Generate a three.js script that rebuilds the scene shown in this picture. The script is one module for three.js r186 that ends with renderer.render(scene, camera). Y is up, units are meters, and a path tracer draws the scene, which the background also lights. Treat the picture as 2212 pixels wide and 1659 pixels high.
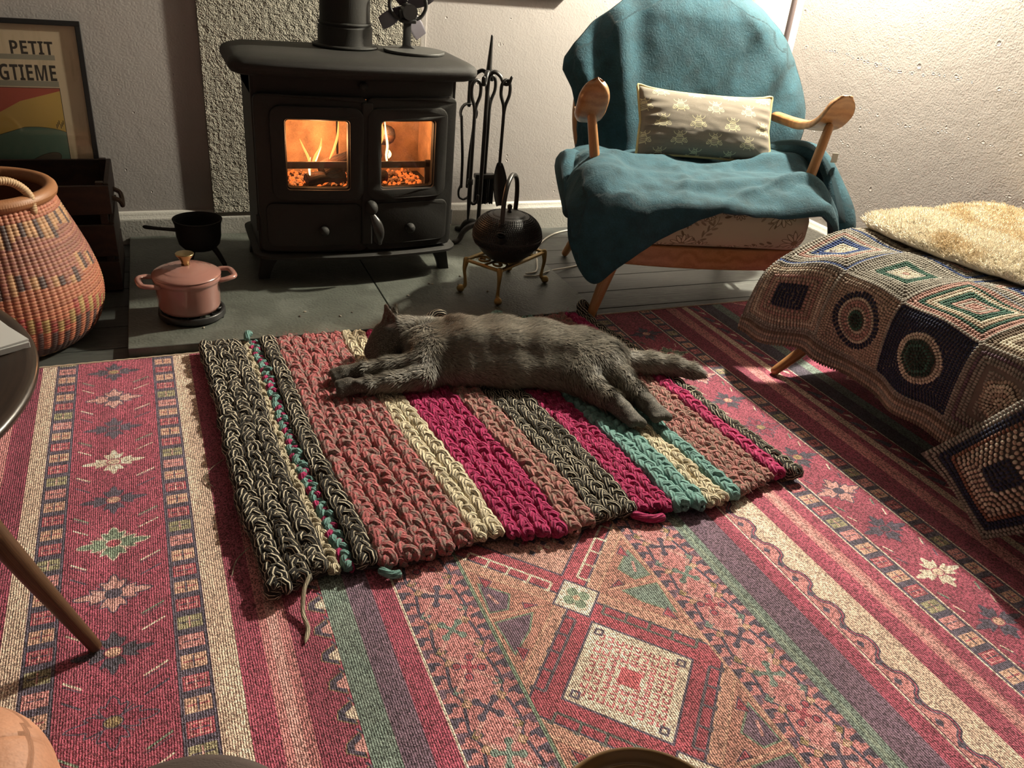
import * as THREE from 'three';
import { RoundedBoxGeometry } from 'three/addons/geometries/RoundedBoxGeometry.js';
import { mergeGeometries, mergeVertices } from 'three/addons/utils/BufferGeometryUtils.js';

// ---------- camera, exposure, lights ----------
const scene = new THREE.Scene();
const renderer = new THREE.WebGLRenderer({ antialias: true });
renderer.toneMapping = THREE.LinearToneMapping;
renderer.toneMappingExposure = 1.0;
renderer.shadowMap.enabled = true;
scene.background = new THREE.Color(0x000000);
const camera = new THREE.PerspectiveCamera(50.72, 2212 / 1659, 0.05, 30);
camera.position.set(0, 1.1, 0);
camera.up.set(0.106366, 0.873488, -0.475084);
camera.lookAt(0.365487, 1.1 - 0.478692, -0.798294);

const LAMP = new THREE.Vector3(2.51, 1.90, -2.64);          // globe of the floor lamp in the corner behind the armchair
const lampLight = new THREE.PointLight(new THREE.Color(1.0, 0.93, 0.75), 39);
lampLight.position.copy(LAMP); lampLight.castShadow = true; lampLight.shadow.radius = 2.6; lampLight.shadow.mapSize.set(2048, 2048);
lampLight.name = 'floor_lamp_light'; scene.add(lampLight);
const fireLight = new THREE.PointLight(new THREE.Color(1.0, 0.47, 0.2), 0.28);
fireLight.position.set(0.47, 0.47, -2.74); fireLight.castShadow = true; fireLight.shadow.radius = 1.5; fireLight.name = 'fire_light'; scene.add(fireLight);
const fireLight2 = new THREE.PointLight(new THREE.Color(1.0, 0.47, 0.2), 0.2);
fireLight2.position.set(0.70, 0.50, -2.75); fireLight2.castShadow = true; fireLight2.shadow.radius = 1.5; fireLight2.name = 'fire_light_001'; scene.add(fireLight2);

// ---------- helpers ----------
function mulberry(a) { return () => { a = (a + 0x6d2b79f5) | 0; let t = Math.imul(a ^ (a >>> 15), 1 | a); t = (t + Math.imul(t ^ (t >>> 7), 61 | t)) ^ t; return ((t ^ (t >>> 14)) >>> 0) / 4294967296; }; }
const rnd = mulberry(7);
const V = (x, y, z) => new THREE.Vector3(x, y, z);
const lerp = (a, b, t) => a + (b - a) * t, clamp = (x, a, b) => Math.min(b, Math.max(a, x));
const smooth = (x, a, b) => { const t = clamp((x - a) / (b - a), 0, 1); return t * t * (3 - 2 * t); };
function hash2(x, y) { let h = Math.imul(x | 0, 374761393) + Math.imul(y | 0, 668265263); h = Math.imul(h ^ (h >>> 13), 1274126177); return ((h ^ (h >>> 16)) >>> 0) / 4294967296; }
function noise2(x, y) { const i = Math.floor(x), j = Math.floor(y), u = x - i, v = y - j, s = u * u * (3 - 2 * u), t = v * v * (3 - 2 * v); return lerp(lerp(hash2(i, j), hash2(i + 1, j), s), lerp(hash2(i, j + 1), hash2(i + 1, j + 1), s), t); }
function fbm(x, y, n = 4) { let a = 0, w = 0.5, f = 1; for (let i = 0; i < n; i++) { a += w * noise2(x * f + i * 17.3, y * f - i * 9.1); w *= 0.5; f *= 2.03; } return a / (1 - Math.pow(0.5, n)); }
function noise3(x, y, z) { return (noise2(x + z * 0.71, y - z * 0.37) + noise2(y * 1.1 + 31.7, z * 1.07 + x * 0.53) + noise2(z + 71.3, x - y * 0.41)) / 3; }
const taken = new Map();
function numbered(n) { const k = taken.get(n) ?? 0; taken.set(n, k + 1); return k ? n + '_' + String(k).padStart(3, '0') : n; }
function shade(o) { o.traverse((m) => { if (m.isMesh) { m.castShadow = true; m.receiveShadow = true; } }); return o; }
function tag(o, label, category, group, kind) { o.userData.label = label; o.userData.category = category; if (group) o.userData.group = group; if (kind) o.userData.kind = kind; return o; }
function thing(name, label, category, pos = [0, 0, 0], turn = 0, group) { const g = new THREE.Group(); g.name = numbered(name); g.position.set(...pos); g.rotation.y = turn; tag(g, label, category, group); scene.add(g); return g; }
function norm(g) { const o = g.index ? g.toNonIndexed() : g.clone(); for (const k of Object.keys(o.attributes)) if (!['position', 'normal', 'uv', 'color'].includes(k)) o.deleteAttribute(k); if (!o.attributes.normal) o.computeVertexNormals(); if (!o.attributes.uv) o.setAttribute('uv', new THREE.BufferAttribute(new Float32Array(o.attributes.position.count * 2), 2)); return o; }
function merge(list) { if (!Array.isArray(list)) return list; if (list.length === 1) return list[0]; const l = list.map(norm); const col = l.some((g) => g.attributes.color); if (!col) l.forEach((g) => g.deleteAttribute('color')); return mergeGeometries(l); }
function obj(name, geos, mat, parent = scene, label) { const m = new THREE.Mesh(merge(geos), mat); m.name = parent === scene ? numbered(name) : name; m.castShadow = m.receiveShadow = true; parent.add(m); if (label) m.userData.label = label; return m; }
function struct(name, geos, mat, parent = scene) { const m = obj(name, geos, mat, parent); if (parent === scene) m.userData.kind = 'structure'; return m; }
function box(w, h, d, x = 0, y = 0, z = 0) { const g = new THREE.BoxGeometry(w, h, d); g.translate(x, y, z); return g; }
function rbox(w, h, d, r, x = 0, y = 0, z = 0, s = 2) { const g = new RoundedBoxGeometry(w, h, d, s, Math.min(r, w / 2.01, h / 2.01, d / 2.01)); g.translate(x, y, z); return g; }
function boxUV(g, k = 1) { const p = g.attributes.position, n = g.attributes.normal, uv = new Float32Array(p.count * 2); for (let i = 0; i < p.count; i++) { const ax = Math.abs(n.getX(i)), ay = Math.abs(n.getY(i)), az = Math.abs(n.getZ(i)); let a, b; if (ay >= ax && ay >= az) { a = p.getX(i); b = p.getZ(i); } else if (ax >= az) { a = p.getZ(i); b = p.getY(i); } else { a = p.getX(i); b = p.getY(i); } uv[2 * i] = a * k; uv[2 * i + 1] = b * k; } g.setAttribute('uv', new THREE.BufferAttribute(uv, 2)); return g; }
function lathe(pts, seg = 48, x = 0, y = 0, z = 0) { const g = new THREE.LatheGeometry(pts.map((p) => new THREE.Vector2(Math.max(p[0], 1e-5), p[1])), seg); g.translate(x, y, z); return g; }
function cyl(r0, r1, h, x = 0, y = 0, z = 0, seg = 24) { const g = new THREE.CylinderGeometry(r1, r0, h, seg); g.translate(x, y, z); return g; }
function sph(r, x = 0, y = 0, z = 0, a = 20, b = 14) { const g = new THREE.SphereGeometry(r, a, b); g.translate(x, y, z); return g; }
const curve = (pts, closed = false) => new THREE.CatmullRomCurve3(pts.map((p) => p.isVector3 ? p : V(...p)), closed, 'centripetal');
function tube(pts, r, seg = 32, rad = 8, closed = false) { return ttube(curve(pts, closed), (t) => r, seg, rad, closed); }
// tube with a radius that varies along it and rounded ends
function ttube(c, rf, seg = 32, rad = 8, closed = false, cap = true, flat = 1) {
  const fr = c.computeFrenetFrames(seg, closed), pos = [], uv = [], idx = []; const L = c.getLength();
  const rows = [];
  for (let i = 0; i <= seg; i++) rows.push({ p: c.getPointAt(i / seg), n: fr.normals[i], b: fr.binormals[i], r: typeof rf === 'function' ? rf(i / seg) : rf, t: i / seg });
  if (cap && !closed) { const t0 = fr.tangents[0], t1 = fr.tangents[seg], a = rows[0], z = rows[rows.length - 1]; const ends = [[0.0, 1], [0.5, 0.866], [0.866, 0.5], [1, 0.02]];
    for (const [d, s] of ends.slice(1)) rows.unshift({ p: a.p.clone().addScaledVector(t0, -a.r * d), n: a.n, b: a.b, r: a.r * s, t: 0 });
    for (const [d, s] of ends.slice(1)) rows.push({ p: z.p.clone().addScaledVector(t1, z.r * d), n: z.n, b: z.b, r: z.r * s, t: 1 }); }
  rows.forEach((q) => { for (let j = 0; j <= rad; j++) { const a = j / rad * Math.PI * 2, cs = Math.cos(a) * q.r, sn = Math.sin(a) * q.r * flat; pos.push(q.p.x + q.n.x * cs + q.b.x * sn, q.p.y + q.n.y * cs + q.b.y * sn, q.p.z + q.n.z * cs + q.b.z * sn); uv.push(q.t * L, j / rad); } });
  for (let i = 0; i < rows.length - 1; i++) for (let j = 0; j < rad; j++) { const a = i * (rad + 1) + j, b = a + rad + 1; idx.push(a, b, a + 1, b, b + 1, a + 1); }
  const g = new THREE.BufferGeometry(); g.setAttribute('position', new THREE.Float32BufferAttribute(pos, 3)); g.setAttribute('uv', new THREE.Float32BufferAttribute(uv, 2)); g.setIndex(idx); g.computeVertexNormals();
  // weld the seam normals
  const nn = g.attributes.normal; for (let i = 0; i < rows.length; i++) { const a = i * (rad + 1), b = a + rad; const x = nn.getX(a) + nn.getX(b), y = nn.getY(a) + nn.getY(b), z = nn.getZ(a) + nn.getZ(b), l = Math.hypot(x, y, z) || 1; nn.setXYZ(a, x / l, y / l, z / l); nn.setXYZ(b, x / l, y / l, z / l); }
  return g;
}
function extrude(shape, depth, bevel = 0.003, seg = 2, curveSeg = 12) { const g = new THREE.ExtrudeGeometry(shape, { depth, bevelEnabled: bevel > 0, bevelSize: bevel, bevelThickness: bevel, bevelSegments: seg, curveSegments: curveSeg }); return g; }
function shapeOf(pts) { return new THREE.Shape(pts.map((p) => new THREE.Vector2(p[0], p[1]))); }
// grid surface from f(u,v) -> Vector3, with thickness
function sheet(f, nu, nv, thick = 0.004, uvScale = [1, 1]) {
  const P = [], N = [], pos = [], uv = [], idx = [], W = nu + 1;
  for (let j = 0; j <= nv; j++) for (let i = 0; i <= nu; i++) P.push(f(i / nu, j / nv));
  const at = (i, j) => P[clamp(j, 0, nv) * W + clamp(i, 0, nu)];
  for (let j = 0; j <= nv; j++) for (let i = 0; i <= nu; i++) { const a = at(i + 1, j).clone().sub(at(i - 1, j)), b = at(i, j + 1).clone().sub(at(i, j - 1)); N.push(a.cross(b).normalize()); }
  for (const s of [0, 1]) for (let k = 0; k < P.length; k++) { const p = P[k].clone().addScaledVector(N[k], s ? -(typeof thick === 'function' ? thick((k % W) / nu, Math.floor(k / W) / nv) : thick) : 0); pos.push(p.x, p.y, p.z); uv.push((k % W) / nu * uvScale[0], Math.floor(k / W) / nv * uvScale[1]); }
  const o = P.length;
  for (let j = 0; j < nv; j++) for (let i = 0; i < nu; i++) { const a = j * W + i, b = a + 1, c = a + W, d = c + 1; idx.push(a, b, c, b, d, c); idx.push(o + a, o + c, o + b, o + b, o + c, o + d); }
  const rim = (a, b) => idx.push(a, o + a, b, b, o + a, o + b);
  for (let i = 0; i < nu; i++) { rim(i, i + 1); rim(nv * W + i + 1, nv * W + i); }
  for (let j = 0; j < nv; j++) { rim((j + 1) * W, j * W); rim(j * W + nu, (j + 1) * W + nu); }
  const g = new THREE.BufferGeometry(); g.setAttribute('position', new THREE.Float32BufferAttribute(pos, 3)); g.setAttribute('uv', new THREE.Float32BufferAttribute(uv, 2)); g.setIndex(idx); g.computeVertexNormals(); return g;
}
function splineGrid(rows) { // rows of control points -> f(u,v) by Catmull-Rom both ways
  const cr = (a, b, c, d, t) => 0.5 * (2 * b + (c - a) * t + (2 * a - 5 * b + 4 * c - d) * t * t + (3 * b - a - 3 * c + d) * t * t * t);
  const pick = (list, t) => { const n = list.length - 1, x = clamp(t, 0, 1) * n, i = Math.min(n - 1, Math.floor(x)), f = x - i, g = (k) => list[clamp(k, 0, n)]; return [0, 1, 2].map((c) => cr(g(i - 1)[c], g(i)[c], g(i + 1)[c], g(i + 2)[c], f)); };
  return (u, v) => V(...pick(rows.map((r) => pick(r, u)), v));
}
// textures
function canvas(w, h, draw) { const c = document.createElement('canvas'); c.width = w; c.height = h; const x = c.getContext('2d'); draw(x, w, h); return c; }
function tex(c, rx = 1, ry = 1, srgb = true, wrap = THREE.RepeatWrapping) { const t = new THREE.CanvasTexture(c); t.wrapS = t.wrapT = wrap; t.repeat.set(rx, ry); if (srgb) t.colorSpace = THREE.SRGBColorSpace; t.magFilter = THREE.LinearFilter; return t; }
function field(n, f, m = n) { const d = new Uint8Array(n * m * 4); for (let y = 0; y < m; y++) for (let x = 0; x < n; x++) { const v = clamp(Math.round(f(x / n, y / m, x, y) * 255), 0, 255), i = (y * n + x) * 4; d[i] = d[i + 1] = d[i + 2] = v; d[i + 3] = 255; } const t = new THREE.DataTexture(d, n, m); t.wrapS = t.wrapT = THREE.RepeatWrapping; t.magFilter = THREE.LinearFilter; t.needsUpdate = true; return t; }
function cfield(n, f, m = n) { const d = new Uint8Array(n * m * 4); for (let y = 0; y < m; y++) for (let x = 0; x < n; x++) { const c = f(x / n, y / m, x, y), i = (y * n + x) * 4; for (let k = 0; k < 3; k++) d[i + k] = clamp(Math.round(c[k]), 0, 255); d[i + 3] = 255; } const t = new THREE.DataTexture(d, n, m); t.wrapS = t.wrapT = THREE.RepeatWrapping; t.magFilter = THREE.LinearFilter; t.colorSpace = THREE.SRGBColorSpace; t.needsUpdate = true; return t; }
const rep = (t, x, y = x) => { const c = t.clone(); c.repeat.set(x, y); c.needsUpdate = true; return c; };
// noise that tiles on the unit square
function tnoise(u, v, f) { const n = (x, y) => hash2(((x % f) + f) % f + f * 131, ((y % f) + f) % f), x = u * f, y = v * f, i = Math.floor(x), j = Math.floor(y), a = x - i, b = y - j, s = a * a * (3 - 2 * a), t = b * b * (3 - 2 * b); return lerp(lerp(n(i, j), n(i + 1, j), s), lerp(n(i, j + 1), n(i + 1, j + 1), s), t); }
function tfbm(u, v, f, n = 4) { let a = 0, w = 0.5; for (let i = 0; i < n; i++) { a += w * tnoise(u, v, f); w *= 0.5; f *= 2; } return a / (1 - Math.pow(0.5, n)); }
const M = (o) => new THREE.MeshStandardMaterial({ roughness: 0.7, ...o });
const MP = (o) => new THREE.MeshPhysicalMaterial({ roughness: 0.6, ...o });
// copies of one geometry in one mesh
function instanced(name, geo, mat, mats, parent, colors) { const m = new THREE.InstancedMesh(geo, mat, mats.length); mats.forEach((x, i) => m.setMatrixAt(i, x)); if (colors) colors.forEach((c, i) => m.setColorAt(i, c)); m.name = name; m.castShadow = m.receiveShadow = true; m.userData.kind = 'stuff'; parent.add(m); return m; }

// ---------- shared textures and materials ----------
const grainTex = field(256, (u, v) => 0.35 * tnoise(u, v, 128) + 0.35 * tnoise(u, v, 64) + 0.3 * tfbm(u, v, 8, 4));
const brushTex = field(512, (u, v) => 0.5 * tnoise(u, v, 8) * 0.4 + 0.35 * tnoise(u * 1, v, 16) + 0.35 * (0.5 + 0.5 * Math.sin(tfbm(u, v, 6, 3) * 24)) * 0.3 + 0.3 * tnoise(u, v, 128));
const weaveTex = field(256, (u, v) => { const x = u * 64, y = v * 64, a = Math.abs(Math.sin(Math.PI * x)), b = Math.abs(Math.sin(Math.PI * y)); return ((Math.floor(x) + Math.floor(y)) & 1 ? a * 0.8 + 0.1 * b : b * 0.8 + 0.1 * a) * 0.8 + 0.2 * tnoise(u, v, 64); });
const ironMat = M({ color: new THREE.Color(0.016, 0.015, 0.014), roughness: 0.62, metalness: 0.0, bumpMap: rep(grainTex, 6), bumpScale: 0.0004 });
const stoveMat = MP({ specularIntensity: 0.45, color: new THREE.Color(0.027, 0.026, 0.0235), roughness: 0.6, bumpMap: rep(grainTex, 4), bumpScale: 0.0003 });
const woodTex = (light, dark, n = 512) => cfield(n, (u, v) => { const g = tfbm(u, v, 4, 3), r = 0.5 + 0.5 * Math.sin((v * 18 + g * 5 + 0.4 * tnoise(u, v, 64)) * Math.PI); const f = clamp(0.55 * r + 0.3 * tnoise(u, v * 1, 128) + 0.25 * g - 0.15, 0, 1); return [0, 1, 2].map((k) => lerp(light[k], dark[k], f)); });

// ---------- the room ----------
const ZW = -3.155, XR = 2.66, XL = -3.4, ZF = 4.2, YC = 2.42;
// painted plaster: brush marks, pits and filled dents
const wallBump = field(1024, (() => { const r = mulberry(91), pits = []; for (let i = 0; i < 70; i++) pits.push([r(), r(), 0.0015 + 0.004 * r() * r(), r() < 0.5 ? 1 : -1, 0.6 + r() * 1.2]); const grid = new Map();
  return (u, v) => { let h = 0.5 + 0.16 * (tfbm(u, v, 24, 3) - 0.5) + 0.10 * (tnoise(u, v, 256) - 0.5) + 0.10 * (tnoise(u, v, 6) - 0.5); for (const [a, b, s, k, e] of pits) { const dx = u - a, dy = (v - b) / e; if (Math.abs(dx) < s * 3 && Math.abs(dy) < s * 3) { const d = Math.hypot(dx, dy) / s; h += (d < 1 ? -0.38 * (1 - d * d) : d < 1.8 ? 0.12 * (1.8 - d) : 0) * (0.6 + 0.8 * tnoise(u, v, 512)); } } return h; }; })());
const wallMat = M({ color: new THREE.Color(0.44, 0.405, 0.385), roughness: 0.62, bumpMap: rep(wallBump, 0.9), bumpScale: 0.0035 });
// the side wall carries rows of filled chips that run level along it
const sideBump = field(1024, (() => { const r = mulberry(17), pits = []; for (const y0 of [0.16, 0.27, 0.47, 0.62, 0.80]) { let x = r() * 0.1; while (x < 1) { x += 0.008 + 0.05 * r() * r(); if (r() < 0.75) pits.push([x, y0 + 0.012 * (r() - 0.5) + 0.01 * Math.sin(x * 9 + y0 * 40), 0.0015 + 0.003 * r(), 1, 0.7 + r() * 0.5]); } } for (let i = 0; i < 16; i++) pits.push([r(), r(), 0.002 + 0.006 * r() * r(), 1, 1 + r()]);
  return (u, v) => { let h = 0.5 + 0.14 * (tfbm(u, v, 20, 3) - 0.5) + 0.08 * (tnoise(u, v, 256) - 0.5); for (const [a, b, s, k, e] of pits) { const dx = (u - a) / 1.6, dy = (v - b) / e; if (Math.abs(dx) < s * 3 && Math.abs(dy) < s * 3) { const d = Math.hypot(dx, dy) / s; h += (d < 1 ? -0.4 * (1 - d * d) : d < 1.8 ? 0.12 * (1.8 - d) : 0) * (0.5 + tnoise(u, v, 512)); } } return h; }; })());
const sideMat = M({ color: new THREE.Color(0.44, 0.405, 0.385), roughness: 0.6, bumpMap: rep(sideBump, 1.0), bumpScale: 0.006 });
struct('wall_back', boxUV(box(XR - XL + 0.3, YC, 0.12, (XR + XL) / 2, YC / 2, ZW - 0.06)), wallMat);
struct('wall_right', boxUV(box(0.12, YC, ZF - ZW + 0.3, XR + 0.06, YC / 2, (ZF + ZW) / 2)), sideMat);
struct('wall_left', boxUV(box(0.12, YC, ZF - ZW + 0.3, XL - 0.06, YC / 2, (ZF + ZW) / 2)), wallMat);
struct('wall_front', boxUV(box(XR - XL + 0.3, YC, 0.12, (XR + XL) / 2, YC / 2, ZF + 0.06)), wallMat);
struct('ceiling', boxUV(box(XR - XL + 0.3, 0.1, ZF - ZW + 0.3, (XR + XL) / 2, YC + 0.05, (ZF + ZW) / 2)), M({ color: new THREE.Color(0.46, 0.43, 0.41), roughness: 0.8 }));
// grey painted boards, worn through in places
const boardTex = cfield(1024, (u, v) => { const streak = tnoise(u, v, 4) * 0.3 + 0.7 * (0.5 * hash2(0, Math.floor(v * 340)) + 0.5 * tfbm(u * 0.5, v, 64, 2)); const wear = smooth(tfbm(u, v, 5, 5) + 0.25 * (tnoise(u * 0.25, v, 256) - 0.5), 0.6, 0.7); const g = 60 + 16 * (streak - 0.5) + 10 * (tfbm(u, v, 12, 3) - 0.5); return [g + wear * 14, g + 1 + wear * 15, g - 2 + wear * 14]; });
const boardBump = field(512, (u, v) => 0.6 * hash2(3, Math.floor(v * 170)) * 0.4 + 0.5 * tfbm(u * 0.5, v, 64, 3));
const boardMats = [0, 1, 2].map((i) => { const t = boardTex.clone(); t.repeat.set(0.55, 0.9); t.offset.set(0.37 * i, 0.21 * i); t.needsUpdate = true; return M({ map: t, roughness: 0.55, bumpMap: rep(boardBump, 0.6, 1.2), bumpScale: 0.0015, color: new THREE.Color(1, 1, 1).multiplyScalar(0.96 + 0.04 * i) }); });
const floor = struct('floor', box(XR - XL + 0.2, 0.1, ZF - ZW + 0.2, (XR + XL) / 2, -0.062, (ZF + ZW) / 2), M({ color: new THREE.Color(0.03, 0.03, 0.028), roughness: 0.9 }));
for (let i = 0; i < 14; i++) { const d = 0.146, z = ZW + 0.004 + d * (i + 0.5); const g = boxUV(rbox(XR - XL + 0.02, 0.012, d - 0.003, 0.002, 0, 0, 0, 1)); g.translate(0.9 * i, 0, 0); boxUV(g); g.translate((XR + XL) / 2 - 0.9 * i, -0.006, z); obj('plank', g, boardMats[i % 3], floor); }
obj('plank', boxUV(box(XR - XL, 0.012, ZF - (ZW + 0.146 * 14), (XR + XL) / 2, -0.006, (ZF + ZW + 0.146 * 14) / 2)), boardMats[1], floor);
// skirting with a rounded top edge
const skirtMat = M({ color: new THREE.Color(0.47, 0.45, 0.41), roughness: 0.45, bumpMap: rep(grainTex, 3), bumpScale: 0.001 });
function skirting(len) { const s = new THREE.Shape(); s.moveTo(0, 0); s.lineTo(0.02, 0); s.lineTo(0.02, 0.088); s.quadraticCurveTo(0.0195, 0.094, 0.017, 0.096); s.lineTo(0.0125, 0.104); s.quadraticCurveTo(0.008, 0.118, 0, 0.118); s.lineTo(0, 0); const g = new THREE.ExtrudeGeometry(s, { depth: len, bevelEnabled: false, curveSegments: 8 }); return boxUV(g); }
{ const g = skirting(XR - XL); g.rotateY(-Math.PI / 2); g.scale(1, 1, 1); g.translate(XR, 0, ZW); struct('baseboard_back', g, skirtMat);
  const g2 = skirting(ZF - ZW); g2.rotateY(Math.PI); g2.translate(XR, 0, ZF); struct('baseboard_right', g2, skirtMat);
  const g3 = skirting(ZF - ZW); g3.translate(XL, 0, ZW); struct('baseboard_left', g3, skirtMat);
  const g4 = skirting(XR - XL); g4.rotateY(Math.PI / 2); g4.translate(XL, 0, ZF); struct('baseboard_front', g4, skirtMat); }
// slate hearth of two slabs
const slateTex = cfield(1024, (u, v) => { const a = tfbm(u, v, 6, 5), b = tfbm(u + 0.3, v * 1, 24, 3), s = smooth(tfbm(u, v, 9, 4), 0.55, 0.72), g = 80 + 22 * (a - 0.5) + 14 * (b - 0.5) + 12 * s + (tnoise(u, v, 256) > 0.93 ? 14 : 0); return [g, g + 3, g - 4]; });
const slateBump = field(512, (u, v) => 0.6 * tfbm(u, v, 8, 5) + 0.4 * tnoise(u, v, 128));
const slateMats = [0, 1].map((i) => { const t = slateTex.clone(); t.repeat.set(1.1, 1.1); t.offset.set(0.4 * i, 0.1); t.needsUpdate = true; return M({ map: t, roughness: 0.5, bumpMap: rep(slateBump, 1.6), bumpScale: 0.002 }); });
const hearth = thing('hearth', 'grey slate hearth of two slabs under the black stove', 'hearth', [0, 0, 0]); hearth.userData.kind = 'structure';
const HZ0 = ZW + 0.021, HZ1 = -2.205, HJ = 0.617;
obj('slab', boxUV(rbox(HJ - 0.0015 + 0.152, 0.03, HZ1 - HZ0, 0.003, (HJ - 0.0015 - 0.152) / 2, 0.015, (HZ0 + HZ1) / 2)), slateMats[0], hearth);
obj('slab', boxUV(rbox(1.30 - HJ - 0.0015, 0.03, HZ1 - HZ0, 0.003, (1.30 + HJ + 0.0015) / 2, 0.015, (HZ0 + HZ1) / 2)), slateMats[1], hearth);
// rough rendered board behind the stove, held off the wall
const renderBump = field(1024, (u, v) => 0.45 * tfbm(u, v, 22, 4) + 0.35 * (1 - Math.abs(2 * tfbm(u, v * 1, 36, 3) - 1)) + 0.2 * tnoise(u, v, 256));
const renderMat = M({ color: new THREE.Color(0.37, 0.345, 0.285), roughness: 0.9, bumpMap: rep(renderBump, 1.7), bumpScale: 0.014 });
{ const g = boxUV(rbox(0.775, 1.9, 0.02, 0.003, 0.5325, 1.06, ZW + 0.0125)); tag(obj('heat_shield_board', g, renderMat), 'pale rough rendered board on the wall behind the stove', 'heat shield'); }
struct('trim_1', boxUV(rbox(0.023, 1.9, 0.012, 0.003, 0.934, 1.06, ZW + 0.006)), wallMat);

// ---------- printed rug ----------
const RUG_A = 0.0192, RV0 = -2.19, RV1 = -0.31;
const K = { mag: '#944357', mag2: '#86394e', pink: '#c07c7d', pink2: '#cd9490', beige: '#d4b5a2', cream: '#e0c8b4', teal: '#6d8078', purp: '#685466', navy: '#4c4758', peach: '#c69a86', red: '#9c4855', khaki: '#8e7a58', green: '#6f8270', dark: '#43414f' };
function rugCanvas(u0, u1) {
  const N = 2048, sx = N / (u1 - u0), sy = N / (RV1 - RV0);
  return canvas(N, N, (c) => {
    const r = mulberry(5);
    c.setTransform(sx, 0, 0, sy, -u0 * sx, -RV0 * sy);
    const R = (a, b, col, v0 = RV0, v1 = RV1) => { c.fillStyle = col; c.fillRect(a, v0, b - a, v1 - v0); };
    const P = (pts, col, line, w = 0.004) => { c.beginPath(); pts.forEach((p, i) => (i ? c.lineTo(p[0], p[1]) : c.moveTo(p[0], p[1]))); c.closePath(); if (col) { c.fillStyle = col; c.fill(); } if (line) { c.strokeStyle = line; c.lineWidth = w; c.stroke(); } };
    const L = (pts, col, w) => { c.beginPath(); pts.forEach((p, i) => (i ? c.lineTo(p[0], p[1]) : c.moveTo(p[0], p[1]))); c.strokeStyle = col; c.lineWidth = w; c.stroke(); };
    const D = (x, y, a, b, col, line, w) => P([[x, y - b], [x + a, y], [x, y + b], [x - a, y]], col, line, w);
    R(-2, 4, K.mag);
    // stripes left of the border
    R(-2, -0.315, K.mag2); for (let x = -0.36; x > -1.2; x -= 0.17) { R(x - 0.05, x, K.pink); R(x - 0.085, x - 0.062, K.pink2); R(x - 0.13, x - 0.1, K.beige); }
    R(-0.315, -0.282, K.beige); R(0.001, 0.044, K.beige);
    function tiles(a, b, line, seed) { R(a, b, K.navy); const q = mulberry(seed), m = 0.006; let k = 0; for (let v = RV0 - q() * 0.04; v < RV1 + 0.05; v += 0.046, k++) { const col = [K.red, K.peach, K.red, '#8f8a6c', K.pink, K.peach][(k * 7 + seed) % 6]; c.fillStyle = col; c.fillRect(a + m, v + 0.006, b - a - 2 * m, 0.031); L([[a + m + 0.004, v + 0.0215], [b - m - 0.004, v + 0.0215]], col === K.peach ? K.red : K.navy, 0.0028); L([[(a + b) / 2, v + 0.009], [(a + b) / 2, v + 0.034]], col === K.peach ? K.navy : K.pink2, 0.0028); if (col === K.red || col === K.pink) { c.strokeStyle = K.pink2; c.lineWidth = 0.002; c.strokeRect(a + m + 0.006, v + 0.011, b - a - 2 * m - 0.012, 0.021); } } if (line) { R(a - 0.004, a, line); R(b, b + 0.004, line); } }
    tiles(-0.282, -0.232, null, 3); tiles(-0.052, 0.001, null, 4);
    function flower(x, y, s, col, out, mid, k) {
      c.beginPath(); const n = 96; for (let i = 0; i <= n; i++) { const a = i / n * Math.PI * 2 + 0.2; let q = 0.46 + 0.42 * Math.pow(Math.abs(Math.cos(2 * a)), 1.4) + 0.13 * Math.cos(12 * a) + 0.07 * (r() - 0.5); if (Math.abs(Math.sin(a)) < 0.25) q *= 1.12; const px = x + s * q * Math.cos(a), py = y + s * 0.86 * q * Math.sin(a); i ? c.lineTo(px, py) : c.moveTo(px, py); } c.closePath(); c.fillStyle = col; c.fill(); c.strokeStyle = out; c.lineWidth = 0.0026; c.stroke();
      for (let i = 0; i < 4; i++) { const a = i * Math.PI / 2 + Math.PI / 4; L([[x + s * 0.2 * Math.cos(a), y + s * 0.2 * Math.sin(a)], [x + s * 0.72 * Math.cos(a), y + s * 0.6 * Math.sin(a)]], out, 0.0022); }
      c.beginPath(); c.ellipse(x, y, s * 0.24, s * 0.2, 0, 0, 7); c.fillStyle = mid; c.fill(); c.strokeStyle = out; c.lineWidth = 0.0024; c.stroke(); }
    function border(x, a, b, v0, pitch, kinds) { const list = [[K.dark, K.mag2, K.khaki], [K.pink2, K.navy, K.navy], [K.navy, K.mag2, K.dark], [K.cream, K.mag, K.beige], [K.navy, K.mag2, K.peach], [K.green, K.cream, K.red], [K.pink2, K.navy, K.navy], [K.dark, K.mag2, K.peach], [K.mag2, K.navy, K.khaki]]; let k = 0; for (let v = v0; v < RV1 + 0.1; v += pitch, k++) { const q = list[(k + kinds) % list.length]; flower(x, v, 0.058, q[0], q[1], q[2], k); for (const s of [-1, 1]) { const e = s < 0 ? a + 0.012 : b - 0.012, i = x + s * 0.045; L([[e, v + pitch * 0.5 - 0.028], [i, v + pitch * 0.5 - 0.006]], k % 2 ? K.cream : K.green, 0.0042); L([[e, v + pitch * 0.5 + 0.012], [i, v + pitch * 0.5 + 0.034]], k % 2 ? K.navy : K.cream, 0.0036); L([[e, v + pitch * 0.5 - 0.02], [i, v + pitch * 0.5 + 0.0]], K.navy, 0.0018); } } }
    border(-0.147, -0.232, -0.052, -2.125, 0.1445, 0);
    // stripes
    R(0.044, 0.086, K.mag); R(0.086, 0.134, K.pink); R(0.1, 0.118, K.pink2); R(0.134, 0.204, K.mag);
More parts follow.
